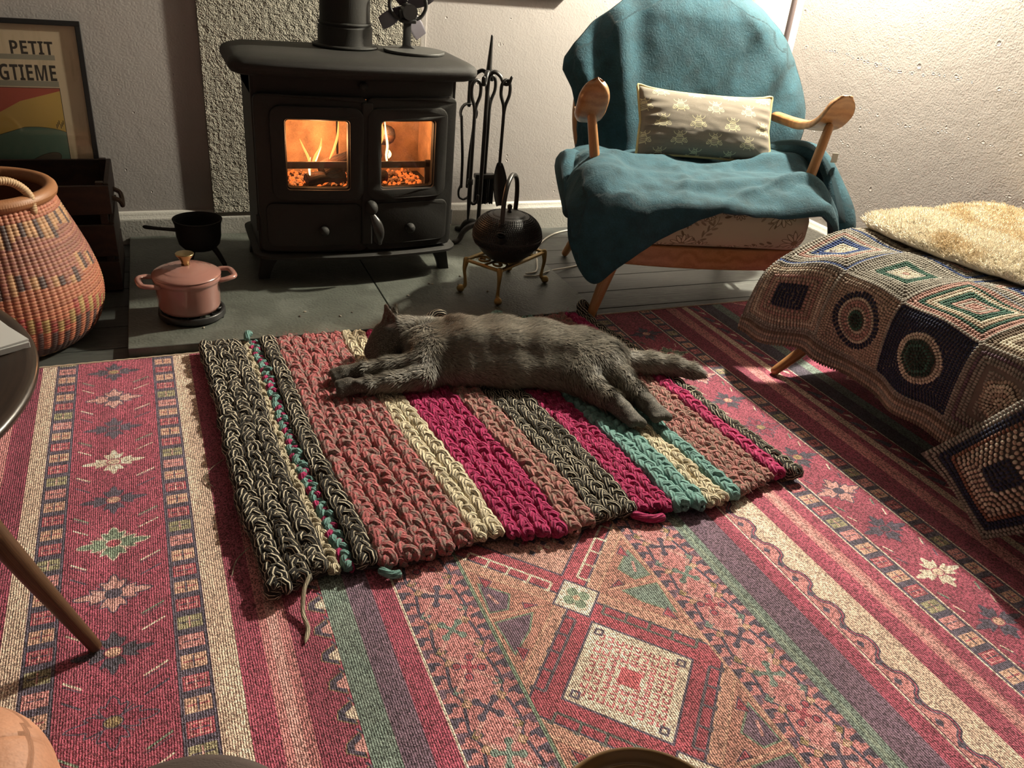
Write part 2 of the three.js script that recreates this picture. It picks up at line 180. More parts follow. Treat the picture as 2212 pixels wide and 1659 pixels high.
    for (let v = RV0 + 0.01, k = 0; v < RV1; v += 0.0625, k++) { P([[0.2, v - 0.027], [0.176, v - 0.012], [0.172, v + 0.004], [0.2, v + 0.022]], K.navy, K.khaki, 0.002); P([[0.204, v - 0.016], [0.186, v - 0.006], [0.186, v + 0.004], [0.204, v + 0.014]], k % 2 ? K.cream : K.pink2); L([[0.196, v - 0.034], [0.204, v - 0.022]], K.navy, 0.004); }
    R(0.204, 0.249, K.teal); R(0.249, 0.294, K.purp); R(0.294, 0.334, K.mag); R(0.334, 0.339, K.cream);
    // bands of crosses
    function band(a, b, v0, flip) {
      R(a, b, K.pink); const m = (a + b) / 2, w = b - a; let k = 0;
      for (let v = v0 - 0.089 * 12; v < RV1 + 0.1; v += 0.089, k++) {
        for (const s of [-1, 1]) { const e = m + s * w / 2; // hooks along both edges
          for (let j = 0; j < 3; j++) { const y = v + j * 0.0297; P([[e, y], [e - s * 0.02, y + 0.004], [e - s * 0.024, y + 0.013], [e - s * 0.012, y + 0.011], [e - s * 0.009, y + 0.02], [e, y + 0.022]], j === 1 ? K.purp : K.navy); }
          L([[e - s * 0.03, v - 0.012], [e - s * 0.022, v + 0.03], [e - s * 0.034, v + 0.07]], K.navy, 0.006);
          D(m + s * 0.036, v + 0.0445, 0.011, 0.012, k % 2 ? K.khaki : K.teal, K.navy, 0.0022); D(m + s * 0.03, v + 0.072, 0.009, 0.009, K.peach, K.khaki, 0.002); }
        L([[a + 0.03, v - 0.04], [m, v], [b - 0.03, v - 0.04]], K.pink2, 0.008); L([[a + 0.03, v + 0.044], [m, v], [b - 0.03, v + 0.044]], K.pink2, 0.008);
        const col = [K.navy, K.teal, K.red][k % 3]; c.save(); c.translate(m, v); c.rotate(0.35 + (k % 2) * 0.5); for (let q = 0; q < 4; q++) { c.rotate(Math.PI / 2); c.fillStyle = col; c.fillRect(-0.004, 0, 0.008, 0.024); c.beginPath(); c.arc(0, 0.022, 0.0075, 0, 7); c.fill(); if (k % 3 === 2) { c.strokeStyle = K.navy; c.lineWidth = 0.002; c.stroke(); } } c.restore();
      } }
    band(0.339, 0.472, -1.076, 0); band(0.845, 0.968, -1.072, 1); R(0.472, 0.479, K.green); R(0.839, 0.845, K.peach);
    // medallion field
    R(0.479, 0.839, '#bb8b7c');
    c.save(); c.beginPath(); c.rect(0.479, RV0, 0.36, RV1 - RV0); c.clip();
    const cm = 0.66, PITCH = 0.408;
    for (let q = -6; q < 6; q++) { const v = -0.787 + q * PITCH, alt = q & 1;
      for (const s of [-1, 1]) { const e = cm + s * 0.18, y = v - PITCH / 2; // triangles at the sides
        P([[e, y - 0.145], [e - s * 0.135, y], [e, y + 0.145]], '#ad7a6e', K.peach, 0.005); const f = alt ? K.purp : (s > 0 && q === 0 ? K.teal : K.purp);
        P([[e - s * 0.012, y - 0.092], [e - s * 0.06, y - 0.048], [e - s * 0.042, y - 0.012], [e - s * 0.006, y - 0.014]], f, K.green, 0.004); P([[e - s * 0.012, y + 0.092], [e - s * 0.06, y + 0.048], [e - s * 0.082, y + 0.01], [e - s * 0.006, y + 0.012]], f, K.green, 0.004);
        L([[e, y], [e - s * 0.11, y]], K.peach, 0.005); P([[e - s * 0.02, y - 0.11], [e - s * 0.04, y - 0.09], [e - s * 0.02, y - 0.075]], K.red, K.navy, 0.002); P([[e - s * 0.075, y - 0.02], [e - s * 0.1, y - 0.006], [e - s * 0.072, y - 0.004]], K.red, K.navy, 0.002); P([[e - s * 0.02, y + 0.11], [e - s * 0.04, y + 0.09], [e - s * 0.02, y + 0.075]], K.red, K.navy, 0.002); L([[e - s * 0.02, y - 0.06], [e - s * 0.03, y - 0.03]], K.pink2, 0.006); }
      D(cm, v, 0.2, 0.214, K.red, K.navy, 0.0045); D(cm, v, 0.206, 0.22, null, K.peach, 0.004);
      // combs along the red border
      for (const [sx2, sy2] of [[1, 1], [1, -1], [-1, 1], [-1, -1]]) { const col = alt ? K.cream : (sx2 + sy2 === 0 ? '#575a58' : '#55505a'); const a = [cm + sx2 * 0.028, v + sy2 * 0.152], b = [cm + sx2 * 0.152, v + sy2 * 0.022]; L([a, b], col, 0.0055); for (let j = 0; j <= 4; j++) { const t = j / 4, x = lerp(a[0], b[0], t), y = lerp(a[1], b[1], t); L([[x, y], [x + sx2 * 0.016, y + sy2 * 0.017], [x + sx2 * 0.022, y + sy2 * 0.011]], col, 0.0055); } }
      D(cm, v, 0.131, 0.139, alt ? '#b0847a' : K.cream, K.navy, 0.0042);
      if (!alt) { // maze inside the cream lozenge
        for (let i = -4; i <= 4; i++) for (let j = -4; j <= 4; j++) { const x = (i - j) * 0.0118, y = (i + j) * 0.0125; if (Math.abs(x) / 0.11 + Math.abs(y) / 0.115 > 0.92) continue; if (Math.abs(x) < 0.02 && Math.abs(y) < 0.02) continue; const k = r(); c.save(); c.translate(cm + x, v + y); c.rotate(Math.PI / 4 + (k < 0.5 ? 0 : Math.PI / 2)); L([[-0.007, -0.005], [0.004, -0.005], [0.004, 0.005], [-0.004, 0.005]], '#b9646a', 0.0034); c.restore(); }
        D(cm, v, 0.024, 0.025, '#b5565e', '#a84a55', 0.003); D(cm, v, 0.045, 0.048, null, '#bd737a', 0.003);
        for (const [x, y] of [[0, -0.112], [0.106, 0], [0, 0.112], [-0.106, 0]]) { c.save(); c.translate(cm + x, v + y); c.rotate(Math.PI / 4); c.strokeStyle = K.navy; c.lineWidth = 0.004; c.strokeRect(-0.0065, -0.0065, 0.013, 0.013); c.restore(); } }
      else { for (let j = 0; j < 40; j++) { const a = r() * 7, d = Math.sqrt(r()) * 0.8; const x = cm + 0.13 * d * Math.cos(a) * 0.7, y = v + 0.138 * d * Math.sin(a) * 0.7; D(x, y, 0.008, 0.009, [K.navy, K.red, K.beige][j % 3]); } } }
    for (let q = -6; q < 6; q++) { const v = -0.991 + q * PITCH; D(cm, v, 0.05, 0.053, K.cream, K.navy, 0.004); for (const [x, y] of [[0, -1], [1, 0], [0, 1], [-1, 0]]) { c.beginPath(); c.ellipse(cm + x * 0.016, v + y * 0.017, 0.011, 0.012, 0, 0, 7); c.fillStyle = K.green; c.fill(); } c.beginPath(); c.arc(cm, v, 0.007, 0, 7); c.fillStyle = K.peach; c.fill(); }
    c.restore();
    // right hand stripes
    R(0.968, 1.0, K.teal); R(0.978, 0.986, '#7f9082'); R(1.0, 1.068, K.purp); R(1.068, 1.103, K.mag); R(1.103, 1.107, K.cream); R(1.107, 1.2, K.beige); R(1.107, 1.13, K.pink);
    { c.beginPath(); for (let v = RV0; v < RV1; v += 0.004) { const x = 1.137 + 0.011 * (Math.sin(v * 2 * Math.PI / 0.092) > 0 ? 1 : -1) * Math.pow(Math.abs(Math.sin(v * 2 * Math.PI / 0.092)), 0.5); v === RV0 ? c.moveTo(x, v) : c.lineTo(x, v); } c.lineTo(1.107, RV1); c.lineTo(1.107, RV0); c.closePath(); c.fillStyle = K.pink; c.fill(); c.strokeStyle = K.navy; c.lineWidth = 0.009; c.stroke(); c.strokeStyle = K.mag; c.lineWidth = 0.003; c.stroke(); R(1.1, 1.11, K.mag); R(1.105, 1.109, K.cream); for (let v = RV0; v < RV1; v += 0.046) D(1.122, v, 0.008, 0.01, K.navy); }
    R(1.2, 1.245, K.mag); R(1.245, 1.282, K.pink); R(1.255, 1.27, K.pink2); R(1.282, 1.315, K.mag); tiles(1.319, 1.372, K.cream, 8); R(1.376, 1.509, K.mag); border(1.443, 1.376, 1.509, -2.02, 0.1495, 4); tiles(1.513, 1.558, K.cream, 11);
    R(1.562, 1.625, K.mag2); R(1.625, 1.665, K.pink); R(1.665, 1.69, K.mag); R(1.69, 1.715, K.beige); R(1.715, 1.76, K.mag2); for (let v = RV0; v < RV1; v += 0.09) { P([[1.717, v], [1.735, v + 0.01], [1.75, v + 0.04], [1.73, v + 0.05]], K.navy); P([[1.728, v + 0.05], [1.75, v + 0.06], [1.745, v + 0.08]], K.cream); }
    R(1.76, 1.764, K.cream); R(1.764, 1.82, K.dark); R(1.82, 1.86, K.teal); R(1.86, 2.4, K.mag2); for (let v = RV0; v < RV1; v += 0.12) { D(1.97, v, 0.06, 0.05, K.red, K.pink2, 0.008); D(1.97, v + 0.06, 0.03, 0.03, K.navy); }
    // faded print and nap
    const im = c.getImageData(0, 0, N, N), d = im.data;
    for (let y = 0; y < N; y++) for (let x = 0; x < N; x++) { const i = (y * N + x) * 4, wu = u0 + x / sx, wv = RV0 + y / sy; const abrash = 1 + 0.16 * (noise2(wu * 30, wv * 2.2) - 0.5) + 0.12 * (noise2(wu * 5, wv * 7 + 3) - 0.5); const nx = x / 3.0, ny = y / 2.5, h = noise2(nx, ny + 7), h2 = hash2(x + 91, y), h3 = noise2(nx * 0.55 + 40, ny * 0.5); const fl = (smooth(h, 0.2, 0.65) - 0.6) * 0.46 + (h2 - 0.5) * 0.22 + (h3 - 0.5) * 0.18, k = abrash * (1 + fl); const wash = 0.09 + 0.06 * noise2(wu * 40, wv * 40); for (let q = 0; q < 3; q++) d[i + q] = clamp(lerp(d[i + q], [208, 172, 164][q], wash) * k * 1.07, 0, 255); }
    c.putImageData(im, 0, 0);
  });
}
const rugNap = field(512, (u, v) => 0.5 * (0.5 + 0.5 * Math.sin(u * Math.PI * 2 * 64 + 2 * tnoise(u, v, 16))) * (0.5 + 0.5 * tnoise(u, v, 128)) + 0.5 * tnoise(u, v, 256));
function rugMat(c) { const t = tex(c, 1, 1, true, THREE.MirroredRepeatWrapping), b = rugNap.clone(); b.repeat.set(5, 7); b.needsUpdate = true; return MP({ map: t, roughness: 0.95, bumpMap: b, bumpScale: 0.003, sheen: 0.15, sheenColor: new THREE.Color(0.8, 0.7, 0.65), sheenRoughness: 0.6 }); }
const rug = thing('printed_rug', 'large pink and red printed rug with lozenges, stripes and flower borders', 'rug', [0, 0, 0], RUG_A);
{ const half = (u0, u1, um) => { const g = new THREE.BoxGeometry(u1 - u0, 0.005, 2.55, 1, 1, 1); g.translate((u0 + u1) / 2, 0.0026, RV0 + 1.275); const p = g.attributes.position, uv = g.attributes.uv; for (let i = 0; i < p.count; i++) uv.setXY(i, (p.getX(i) - um[0]) / (um[1] - um[0]), 1 - (p.getZ(i) - RV0) / (RV1 - RV0)); return g; };
  obj('rug_pile', half(-0.95, 0.66, [-0.62, 0.66]), rugMat(rugCanvas(-0.62, 0.66)), rug); obj('rug_pile', half(0.66, 2.3, [0.66, 2.06]), rugMat(rugCanvas(0.66, 2.06)), rug);
  // stitched binding along the far edge
  const pts = []; for (let i = 0; i <= 220; i++) pts.push([lerp(-0.95, 2.3, i / 220), 0.004 + 0.0012 * (i % 2), RV0 - 0.001]); obj('edge_binding', tube(pts, 0.0032, 440, 6), M({ color: new THREE.Color(0.52, 0.4, 0.3), roughness: 0.95 }), rug, 'beige overlocked edge'); }

// ---------- wood stove ----------
function loft(layers, seg = 10) { // layers of rounded rectangles: [y, halfX, halfZ, radius, zShift, bow]
  const ring = ([y, a, b, r, zs = 0, bow = 0]) => { const p = []; for (const [cx, cz, a0] of [[a - r, b - r, 0], [-(a - r), b - r, 1], [-(a - r), -(b - r), 2], [a - r, -(b - r), 3]]) { for (let i = 0; i <= seg; i++) { const t = (a0 + i / seg) * Math.PI / 2; p.push([cx + r * Math.cos(t), cz + r * Math.sin(t)]); } if (a0 === 0 || a0 === 2) { const n = 10; for (let i = 1; i < n; i++) p.push([lerp(cx, -cx, i / n), a0 === 0 ? b : -b]); } } return p.map(([x, z]) => [x, y, z + zs + (z > 0 ? bow * (1 - (x / a) * (x / a)) : 0)]); };
  const rows = layers.map(ring), n = rows[0].length, pos = [], idx = []; rows.forEach((r) => r.forEach((p) => pos.push(...p)));
  for (let i = 0; i < rows.length - 1; i++) for (let j = 0; j < n; j++) { const a = i * n + j, b = i * n + (j + 1) % n; idx.push(a, a + n, b, b, a + n, b + n); }
  for (const [k, up] of [[0, false], [rows.length - 1, true]]) { const c = pos.length / 3; const q = rows[k]; pos.push(0, q[0][1], q.reduce((s, p) => s + p[2], 0) / n); for (let j = 0; j < n; j++) { const a = k * n + j, b = k * n + (j + 1) % n; up ? idx.push(a, c, b) : idx.push(b, c, a); } }
  const g = new THREE.BufferGeometry(); g.setAttribute('position', new THREE.Float32BufferAttribute(pos, 3)); g.setIndex(idx); const f = g.toNonIndexed(); f.computeVertexNormals(); const s = mergeVertices(f.deleteAttribute('normal') && f, 1e-6); s.computeVertexNormals(); const nrm = creased(s); return boxUV(nrm); }
function creased(g, angle = 0.7) { // smooth normals only across shallow edges
  const f = g.index ? g.toNonIndexed() : g; f.computeVertexNormals(); const p = f.attributes.position, n = f.attributes.normal, map = new Map(), key = (i) => Math.round(p.getX(i) * 2e4) + ',' + Math.round(p.getY(i) * 2e4) + ',' + Math.round(p.getZ(i) * 2e4); const fn = []; for (let i = 0; i < p.count; i++) { fn.push(V(n.getX(i), n.getY(i), n.getZ(i))); const k = key(i); if (!map.has(k)) map.set(k, []); map.get(k).push(i); }
  const cs = Math.cos(angle); for (let i = 0; i < p.count; i++) { const s = V(0, 0, 0); for (const j of map.get(key(i))) if (fn[i].dot(fn[j]) > cs) s.add(fn[j]); s.normalize(); n.setXYZ(i, s.x, s.y, s.z); } return f; }
const SX = 0.58, SZ = -2.80, SY = 0.03;
const stove = thing('wood_stove', 'black cast iron wood stove with two glazed doors and a lit fire', 'stove', [SX, SY, SZ]);
const bowF = (x) => 0.042 * (1 - (x / 0.34) * (x / 0.34));
{ // shell with an open firebox
  const t = 0.02; obj('body', [rbox(t, 0.56, 0.275, 0.004, -0.315, 0.38, 0.0125), rbox(t, 0.56, 0.275, 0.004, 0.315, 0.38, 0.0125), rbox(0.63, 0.56, t, 0.004, 0, 0.38, -0.125), rbox(0.63, t, 0.30, 0.004, 0, 0.11, 0), rbox(0.63, 0.06, 0.30, 0.004, 0, 0.63, 0), rbox(0.63, 0.15, 0.02, 0.003, 0, 0.175, 0.138), loft([[0.595, 0.325, 0.15, 0.02, 0, 0.04], [0.66, 0.325, 0.15, 0.02, 0, 0.04]])].map((g) => boxUV(norm(g))), stoveMat, stove);
  obj('top_plate', loft([[0.656, 0.36, 0.155, 0.03, 0.03, 0.045], [0.663, 0.377, 0.168, 0.035, 0.03, 0.045], [0.675, 0.386, 0.176, 0.04, 0.03, 0.045], [0.688, 0.386, 0.176, 0.04, 0.03, 0.045], [0.70, 0.379, 0.170, 0.04, 0.029, 0.045], [0.709, 0.362, 0.158, 0.04, 0.024, 0.042], [0.7145, 0.335, 0.140, 0.03, 0.014, 0.035], [0.716, 0.30, 0.12, 0.03, 0.004, 0.025]]), stoveMat, stove);
  obj('base_plate', loft([[0.088, 0.342, 0.185, 0.05, 0.01, 0.045], [0.090, 0.345, 0.188, 0.05, 0.01, 0.045], [0.098, 0.345, 0.188, 0.05, 0.01, 0.045], [0.100, 0.342, 0.185, 0.05, 0.01, 0.045]]), stoveMat, stove);
  for (const [sx, sz] of [[-1, 1], [1, 1], [-1, -1], [1, -1]]) { const s = new THREE.Shape(); s.moveTo(-0.055, 0.09); s.quadraticCurveTo(-0.012, 0.06, 0.0, 0.0); s.lineTo(0.032, 0.0); s.lineTo(0.016, 0.09); s.closePath(); const g = extrude(s, 0.03, 0.002); g.scale(sx, 1, 1); g.translate(sx * 0.30, 0, sz > 0 ? 0.115 : -0.15); obj('leg', creased(sx < 0 ? flip(g) : g), stoveMat, stove); }
  for (const s of [-1, 1]) { // doors
    const x0 = s < 0 ? -0.318 : 0.018, x1 = s < 0 ? 0.014 : 0.318, y0 = 0.112, y1 = 0.60, wx0 = s < 0 ? -0.235 : 0.06, wx1 = s < 0 ? -0.04 : 0.245, wy0 = 0.318, wy1 = 0.535;
    const rr = (a, b, c, d, r, n = 16) => { const p = []; for (const [cx, cy, q] of [[b - r, d - r, 0], [a + r, d - r, 1], [a + r, c + r, 2], [b - r, c + r, 3]]) { for (let i = 0; i <= 5; i++) { const t = (q + i / 5) * Math.PI / 2; p.push([cx + r * Math.cos(t), cy + r * Math.sin(t)]); } const nx = q === 0 ? [a + r, d] : q === 1 ? [a, c + r] : q === 2 ? [b - r, c] : [b, d - r], cur = p[p.length - 1]; for (let i = 1; i < n; i++) p.push([lerp(cur[0], nx[0], i / n), lerp(cur[1], nx[1], i / n)]); } return p; };
    const plate = (o, h, depth, z, bev) => { const sh = shapeOf(o); if (h) sh.holes.push(new THREE.Path(h.map((p) => new THREE.Vector2(...p)))); const g = extrude(sh, depth, bev, 2); const p = g.attributes.position; for (let i = 0; i < p.count; i++) p.setZ(i, p.getZ(i) + z + bowF(p.getX(i))); return boxUV(creased(g, 0.5)); };
    const win = rr(wx0, wx1, wy0, wy1, 0.014).reverse();
    const door = obj('door', [plate(rr(x0, x1, y0, y1, 0.018), win, 0.02, 0.148, 0.004), plate(rr(wx0 - 0.04, wx1 + 0.04, wy0 - 0.03, wy1 + 0.035, 0.03), rr(wx0 - 0.004, wx1 + 0.004, wy0 - 0.004, wy1 + 0.004, 0.014).reverse(), 0.008, 0.170, 0.004), plate(rr(x0 + 0.02, x1 - 0.02, y0 + 0.02, wy0 - 0.05, 0.02), null, 0.004, 0.170, 0.003)], stoveMat, stove);
    { const g = plate(rr(wx0 - 0.008, wx1 + 0.008, wy0 - 0.008, wy1 + 0.008, 0.012), null, 0.003, 0.143, 0.0005); obj('pane', g, new THREE.MeshPhysicalMaterial({ color: new THREE.Color(1, 0.97, 0.93), roughness: 0.04, transmission: 1, thickness: 0, ior: 1.45 }), door, 'soot-tinted stove glass'); }
    obj('air_knob', [sph(0.017, (wx0 + wx1) / 2 + 0.01, 0.185, 0.19 + bowF((wx0 + wx1) / 2))], stoveMat, door);
    obj('hinge_pin', cyl(0.009, 0.009, 0.05, s * 0.322, 0.2, 0.16), stoveMat, door);
  }
  obj('door_latch', [rbox(0.036, 0.46, 0.012, 0.006, 0.016, 0.36, 0.215), sph(0.014, 0.006, 0.635, 0.205), (() => { const g = new THREE.SphereGeometry(1, 20, 16); g.scale(0.021, 0.024, 0.024); g.translate(0.026, 0.262, 0.236); return g; })()], stoveMat, stove);
  obj('door_handle', ttube(curve([[0.026, 0.245, 0.246], [0.038, 0.215, 0.258], [0.05, 0.175, 0.256], [0.052, 0.145, 0.25]]), (t) => 0.007 + 0.012 * Math.sin(Math.PI * clamp(t * 1.05, 0, 1)), 24, 12, false, true, 0.6), M({ color: new THREE.Color(0.03, 0.028, 0.026), roughness: 0.35 }), stove, 'smooth black door handle');
  { const g = lathe([[0, 0], [0.046, 0], [0.047, 0.006], [0.044, 0.024], [0.036, 0.03], [0, 0.03]], 28); g.rotateZ(-Math.PI / 2); g.translate(0.325, 0.185, -0.02); const k = cyl(0.009, 0.012, 0.022, 0, 0, 0, 16); k.rotateZ(-Math.PI / 2); k.translate(0.365, 0.19, -0.02); obj('air_control', [g, k], stoveMat, stove); }
  // firebrick lining
  const brickTex = cfield(256, (u, v) => { const a = tfbm(u, v, 6, 4), g = 0.8 + 0.4 * (a - 0.5) + 0.1 * (tnoise(u, v, 128) - 0.5) - (tnoise(u, v, 64) > 0.95 ? 0.25 : 0); return [196 * g, 158 * g, 122 * g]; });
  const brickMat = M({ map: rep(brickTex, 4), roughness: 0.95 });
  for (const [x, w, y, h] of [[-0.155, 0.27, 0.37, 0.22], [0.145, 0.32, 0.37, 0.22], [-0.02, 0.6, 0.545, 0.12]]) obj('firebrick', boxUV(rbox(w - 0.003, h - 0.003, 0.025, 0.003, x, y, -0.105)), brickMat, stove);
  for (const s of [-1, 1]) obj('firebrick', boxUV(rbox(0.025, 0.33, 0.2, 0.003, s * 0.285, 0.43, 0.01)), brickMat, stove);
  obj('firebrick', boxUV(rbox(0.58, 0.02, 0.2, 0.003, 0, 0.595, 0.0)), brickMat, stove);
  obj('grate', [rbox(0.58, 0.02, 0.21, 0.004, 0, 0.285, 0.01)], ironMat, stove);
  obj('log_bar', [rbox(0.60, 0.022, 0.010, 0.003, 0, 0.375, 0.125), rbox(0.02, 0.09, 0.010, 0.003, 0.245, 0.345, 0.125), rbox(0.02, 0.09, 0.010, 0.003, -0.27, 0.345, 0.125)], M({ color: new THREE.Color(0.08, 0.06, 0.05), roughness: 0.8 }), stove);
}
function flip(g) { const f = g.index ? g.toNonIndexed() : g, p = f.attributes.position; for (let i = 0; i < p.count; i += 3) { const a = [p.getX(i), p.getY(i), p.getZ(i)], b = [p.getX(i + 1), p.getY(i + 1), p.getZ(i + 1)]; p.setXYZ(i, ...b); p.setXYZ(i + 1, ...a); } f.computeVertexNormals(); return f; }
// the fire: logs, embers and flames
const barkTex = cfield(256, (u, v) => { const a = tfbm(u, v, 10, 4), k = smooth(a, 0.35, 0.6); return [40 + 58 * k, 28 + 36 * k, 22 + 22 * k]; });
const barkMat = M({ map: barkTex, roughness: 0.95, bumpMap: rep(renderBump, 2), bumpScale: 0.01 });
function log(a, b, r, label) { const c = curve([a, V(...a).lerp(V(...b), 0.5).add(V(0, 0.006, 0)).toArray(), b]); const g = ttube(c, (t) => r * (0.94 + 0.1 * Math.sin(t * 9)), 20, 14, false, false); const p = g.attributes.position; for (let i = 0; i < p.count; i++) { const d = 0.006 * (noise3(p.getX(i) * 60, p.getY(i) * 60, p.getZ(i) * 60) - 0.5); p.setXYZ(i, p.getX(i) + d, p.getY(i) + d, p.getZ(i) - d); } g.computeVertexNormals(); const ends = []; for (const [q, s] of [[a, -1], [b, 1]]) { const d = V(...b).sub(V(...a)).normalize(), e = new THREE.CircleGeometry(r * 0.95, 14); e.lookAt(d.multiplyScalar(s)); e.translate(...q); ends.push(e); } const o = obj('fire_log', [g, ...ends], barkMat); tag(o, label, 'log', 'logs burning in the stove'); return o; }
log([SX - 0.10, 0.365, -2.735], [SX + 0.1, 0.425, -2.80], 0.034, 'charred log slanting up across the middle of the fire');
log([SX + 0.045, 0.475, -2.715], [SX + 0.14, 0.47, -2.82], 0.033, 'short split log burning behind the right stove window');
log([SX - 0.16, 0.348, -2.70], [SX - 0.03, 0.346, -2.735], 0.022, 'small charred log under the bar of the left stove window');
log([SX + 0.02, 0.35, -2.70], [SX + 0.11, 0.348, -2.73], 0.024, 'stubby charred log under the bar of the right stove window');
{ const r = mulberry(44), list = [], emb = []; const g = new THREE.IcosahedronGeometry(0.007, 0); for (let i = 0; i < 420; i++) { const m = new THREE.Matrix4().compose(V(SX - 0.24 + 0.48 * r(), 0.329 + 0.012 * r() * r(), -2.87 + 0.18 * r()), new THREE.Quaternion().setFromEuler(new THREE.Euler(r() * 6, r() * 6, r() * 6)), V(0.5 + r(), 0.4 + 0.6 * r(), 0.5 + r())); (r() < 0.35 ? emb : list).push(m); }
  const e = thing('ember_bed', 'bed of glowing embers and ash on the stove grate', 'embers', [0, 0, 0]); e.userData.kind = 'stuff'; instanced('ash', g, M({ color: new THREE.Color(0.32, 0.2, 0.13), roughness: 1 }), list, e); instanced('ember', g, M({ color: new THREE.Color(0.3, 0.05, 0.01), emissive: new THREE.Color(1.0, 0.22, 0.04), emissiveIntensity: 0.9 }), emb, e); }
const flameMat = M({ color: new THREE.Color(0, 0, 0), emissive: new THREE.Color(1.0, 0.55, 0.13), emissiveIntensity: 1.5, roughness: 1 }), flameHot = M({ color: new THREE.Color(0, 0, 0), emissive: new THREE.Color(1.0, 0.80, 0.38), emissiveIntensity: 3.0, roughness: 1 });
function flame(label, tongues) { const t = thing('flame', label, 'flame', [0, 0, 0], 0, 'flames of the stove fire'); for (const [pts, r, hot] of tongues) obj('flame_tongue', ttube(curve(pts.map(([x, y, z]) => [SX + x, y, z])), (q) => r * Math.pow(Math.sin(Math.PI * Math.pow(clamp(q * 0.97 + 0.03, 0, 1), 0.7)), 0.8) + 0.0006, 22, 10, false, true, 0.5), hot ? flameHot : flameMat, t); }
flame('forked yellow flame behind the left stove window', [[[[-0.145, 0.385, -2.70], [-0.150, 0.42, -2.70], [-0.165, 0.455, -2.702], [-0.176, 0.482, -2.705]], 0.008, 0], [[[-0.14, 0.39, -2.70], [-0.128, 0.425, -2.70], [-0.112, 0.452, -2.702], [-0.106, 0.485, -2.705]], 0.010, 0], [[[-0.148, 0.36, -2.695], [-0.150, 0.40, -2.695], [-0.144, 0.425, -2.697]], 0.006, 1], [[[-0.135, 0.40, -2.69], [-0.120, 0.435, -2.692], [-0.11, 0.46, -2.694]], 0.004, 1]]);
flame('thin flame rising at the inner edge of the left stove window', [[[[-0.078, 0.415, -2.72], [-0.062, 0.45, -2.722], [-0.05, 0.49, -2.725], [-0.046, 0.54, -2.73]], 0.007, 0]]);
flame('tall double yellow flame behind the right stove window', [[[[0.062, 0.445, -2.705], [0.068, 0.49, -2.705], [0.074, 0.53, -2.707], [0.092, 0.575, -2.71]], 0.010, 0], [[[0.085, 0.455, -2.705], [0.092, 0.50, -2.705], [0.088, 0.545, -2.708], [0.095, 0.59, -2.712]], 0.012, 0], [[[0.112, 0.395, -2.695], [0.106, 0.43, -2.695], [0.110, 0.46, -2.697], [0.104, 0.51, -2.70], [0.100, 0.56, -2.704]], 0.007, 1], [[[0.063, 0.45, -2.70], [0.066, 0.48, -2.70], [0.072, 0.51, -2.702]], 0.004, 1], [[[0.114, 0.425, -2.69], [0.117, 0.437, -2.69], [0.114, 0.45, -2.69]], 0.010, 1]]);

// flue pipe
{ const f = thing('flue_pipe', 'black flue pipe rising from the stove top', 'flue', [0.583, 0.747, -2.85]);
  obj('pipe', lathe([[0.076, 0.075], [0.0805, 0.078], [0.0805, 1.66], [0.076, 1.66]], 56), stoveMat, f); obj('collar', lathe([[0.07, 0.0], [0.105, 0.0], [0.106, 0.006], [0.100, 0.009], [0.088, 0.010], [0.0875, 0.060], [0.0865, 0.0625], [0.083, 0.0635], [0.082, 0.067], [0.086, 0.069], [0.0855, 0.074], [0.081, 0.077], [0.07, 0.077]], 56), stoveMat, f);
}
// heat-driven fan, standing on a disc
{ const f = thing('stove_fan', 'small black heat powered fan on a disc on the stove top', 'fan', [0.795, 0.746, -2.78]); const dk = M({ color: new THREE.Color(0.03, 0.03, 0.029), roughness: 0.45 });
  obj('base', lathe([[0, 0], [0.098, 0], [0.1, 0.003], [0.1, 0.008], [0.098, 0.01], [0, 0.01]], 48, 0, 0, 0.005), M({ color: new THREE.Color(0.06, 0.06, 0.056), roughness: 0.5 }), f, 'grey metal disc');
  obj('post', [(() => { const s = shapeOf([[-0.028, 0.01], [0.028, 0.01], [0.014, 0.016], [0.012, 0.024], [0.011, 0.09], [-0.011, 0.09], [-0.012, 0.024], [-0.014, 0.016]]); const g = extrude(s, 0.01, 0.001); g.translate(-0.02, 0, -0.02); return creased(g); })()], dk, f);
  obj('motor_body', [rbox(0.05, 0.012, 0.04, 0.004, -0.02, 0.094, -0.01), (() => { const g = cyl(0.024, 0.024, 0.045, 0, 0, 0, 28); g.rotateX(Math.PI / 2); g.translate(-0.02, 0.122, -0.004); return g; })(), rbox(0.06, 0.03, 0.03, 0.01, -0.02, 0.112, -0.012)], dk, f);
  for (const s of [-1, 1]) obj('cooling_fin', ttube(curve([[-0.02 + s * 0.022, 0.098, -0.012], [-0.02 + s * 0.045, 0.108, -0.012], [-0.02 + s * 0.06, 0.135, -0.012], [-0.02 + s * 0.055, 0.165, -0.012], [-0.02 + s * 0.03, 0.19, -0.012]]), 0.006, 24, 10), dk, f);
  const hub = obj('hub', [(() => { const g = cyl(0.013, 0.013, 0.02, 0, 0, 0, 20); g.rotateX(Math.PI / 2); g.translate(-0.02, 0.132, -0.034); return g; })()], dk, f);
  const bm = M({ color: new THREE.Color(0.13, 0.12, 0.14), roughness: 0.35, metalness: 0.4 });
  for (let k = 0; k < 4; k++) { const sh = sheet((u, v) => { const r = lerp(0.012, 0.100, v), w = lerp(0.012, 0.05, Math.sin(Math.PI * Math.min(1, v * 0.62 + 0.1))), a = (u - 0.5) * w; return V(a, r, 0.35 * a + 0.012 * Math.sin(v * 2)); }, 8, 14, 0.0012); sh.rotateZ(k * Math.PI / 2 + 0.55); sh.translate(-0.02, 0.132, -0.036); obj('blade', sh, bm, f); } }

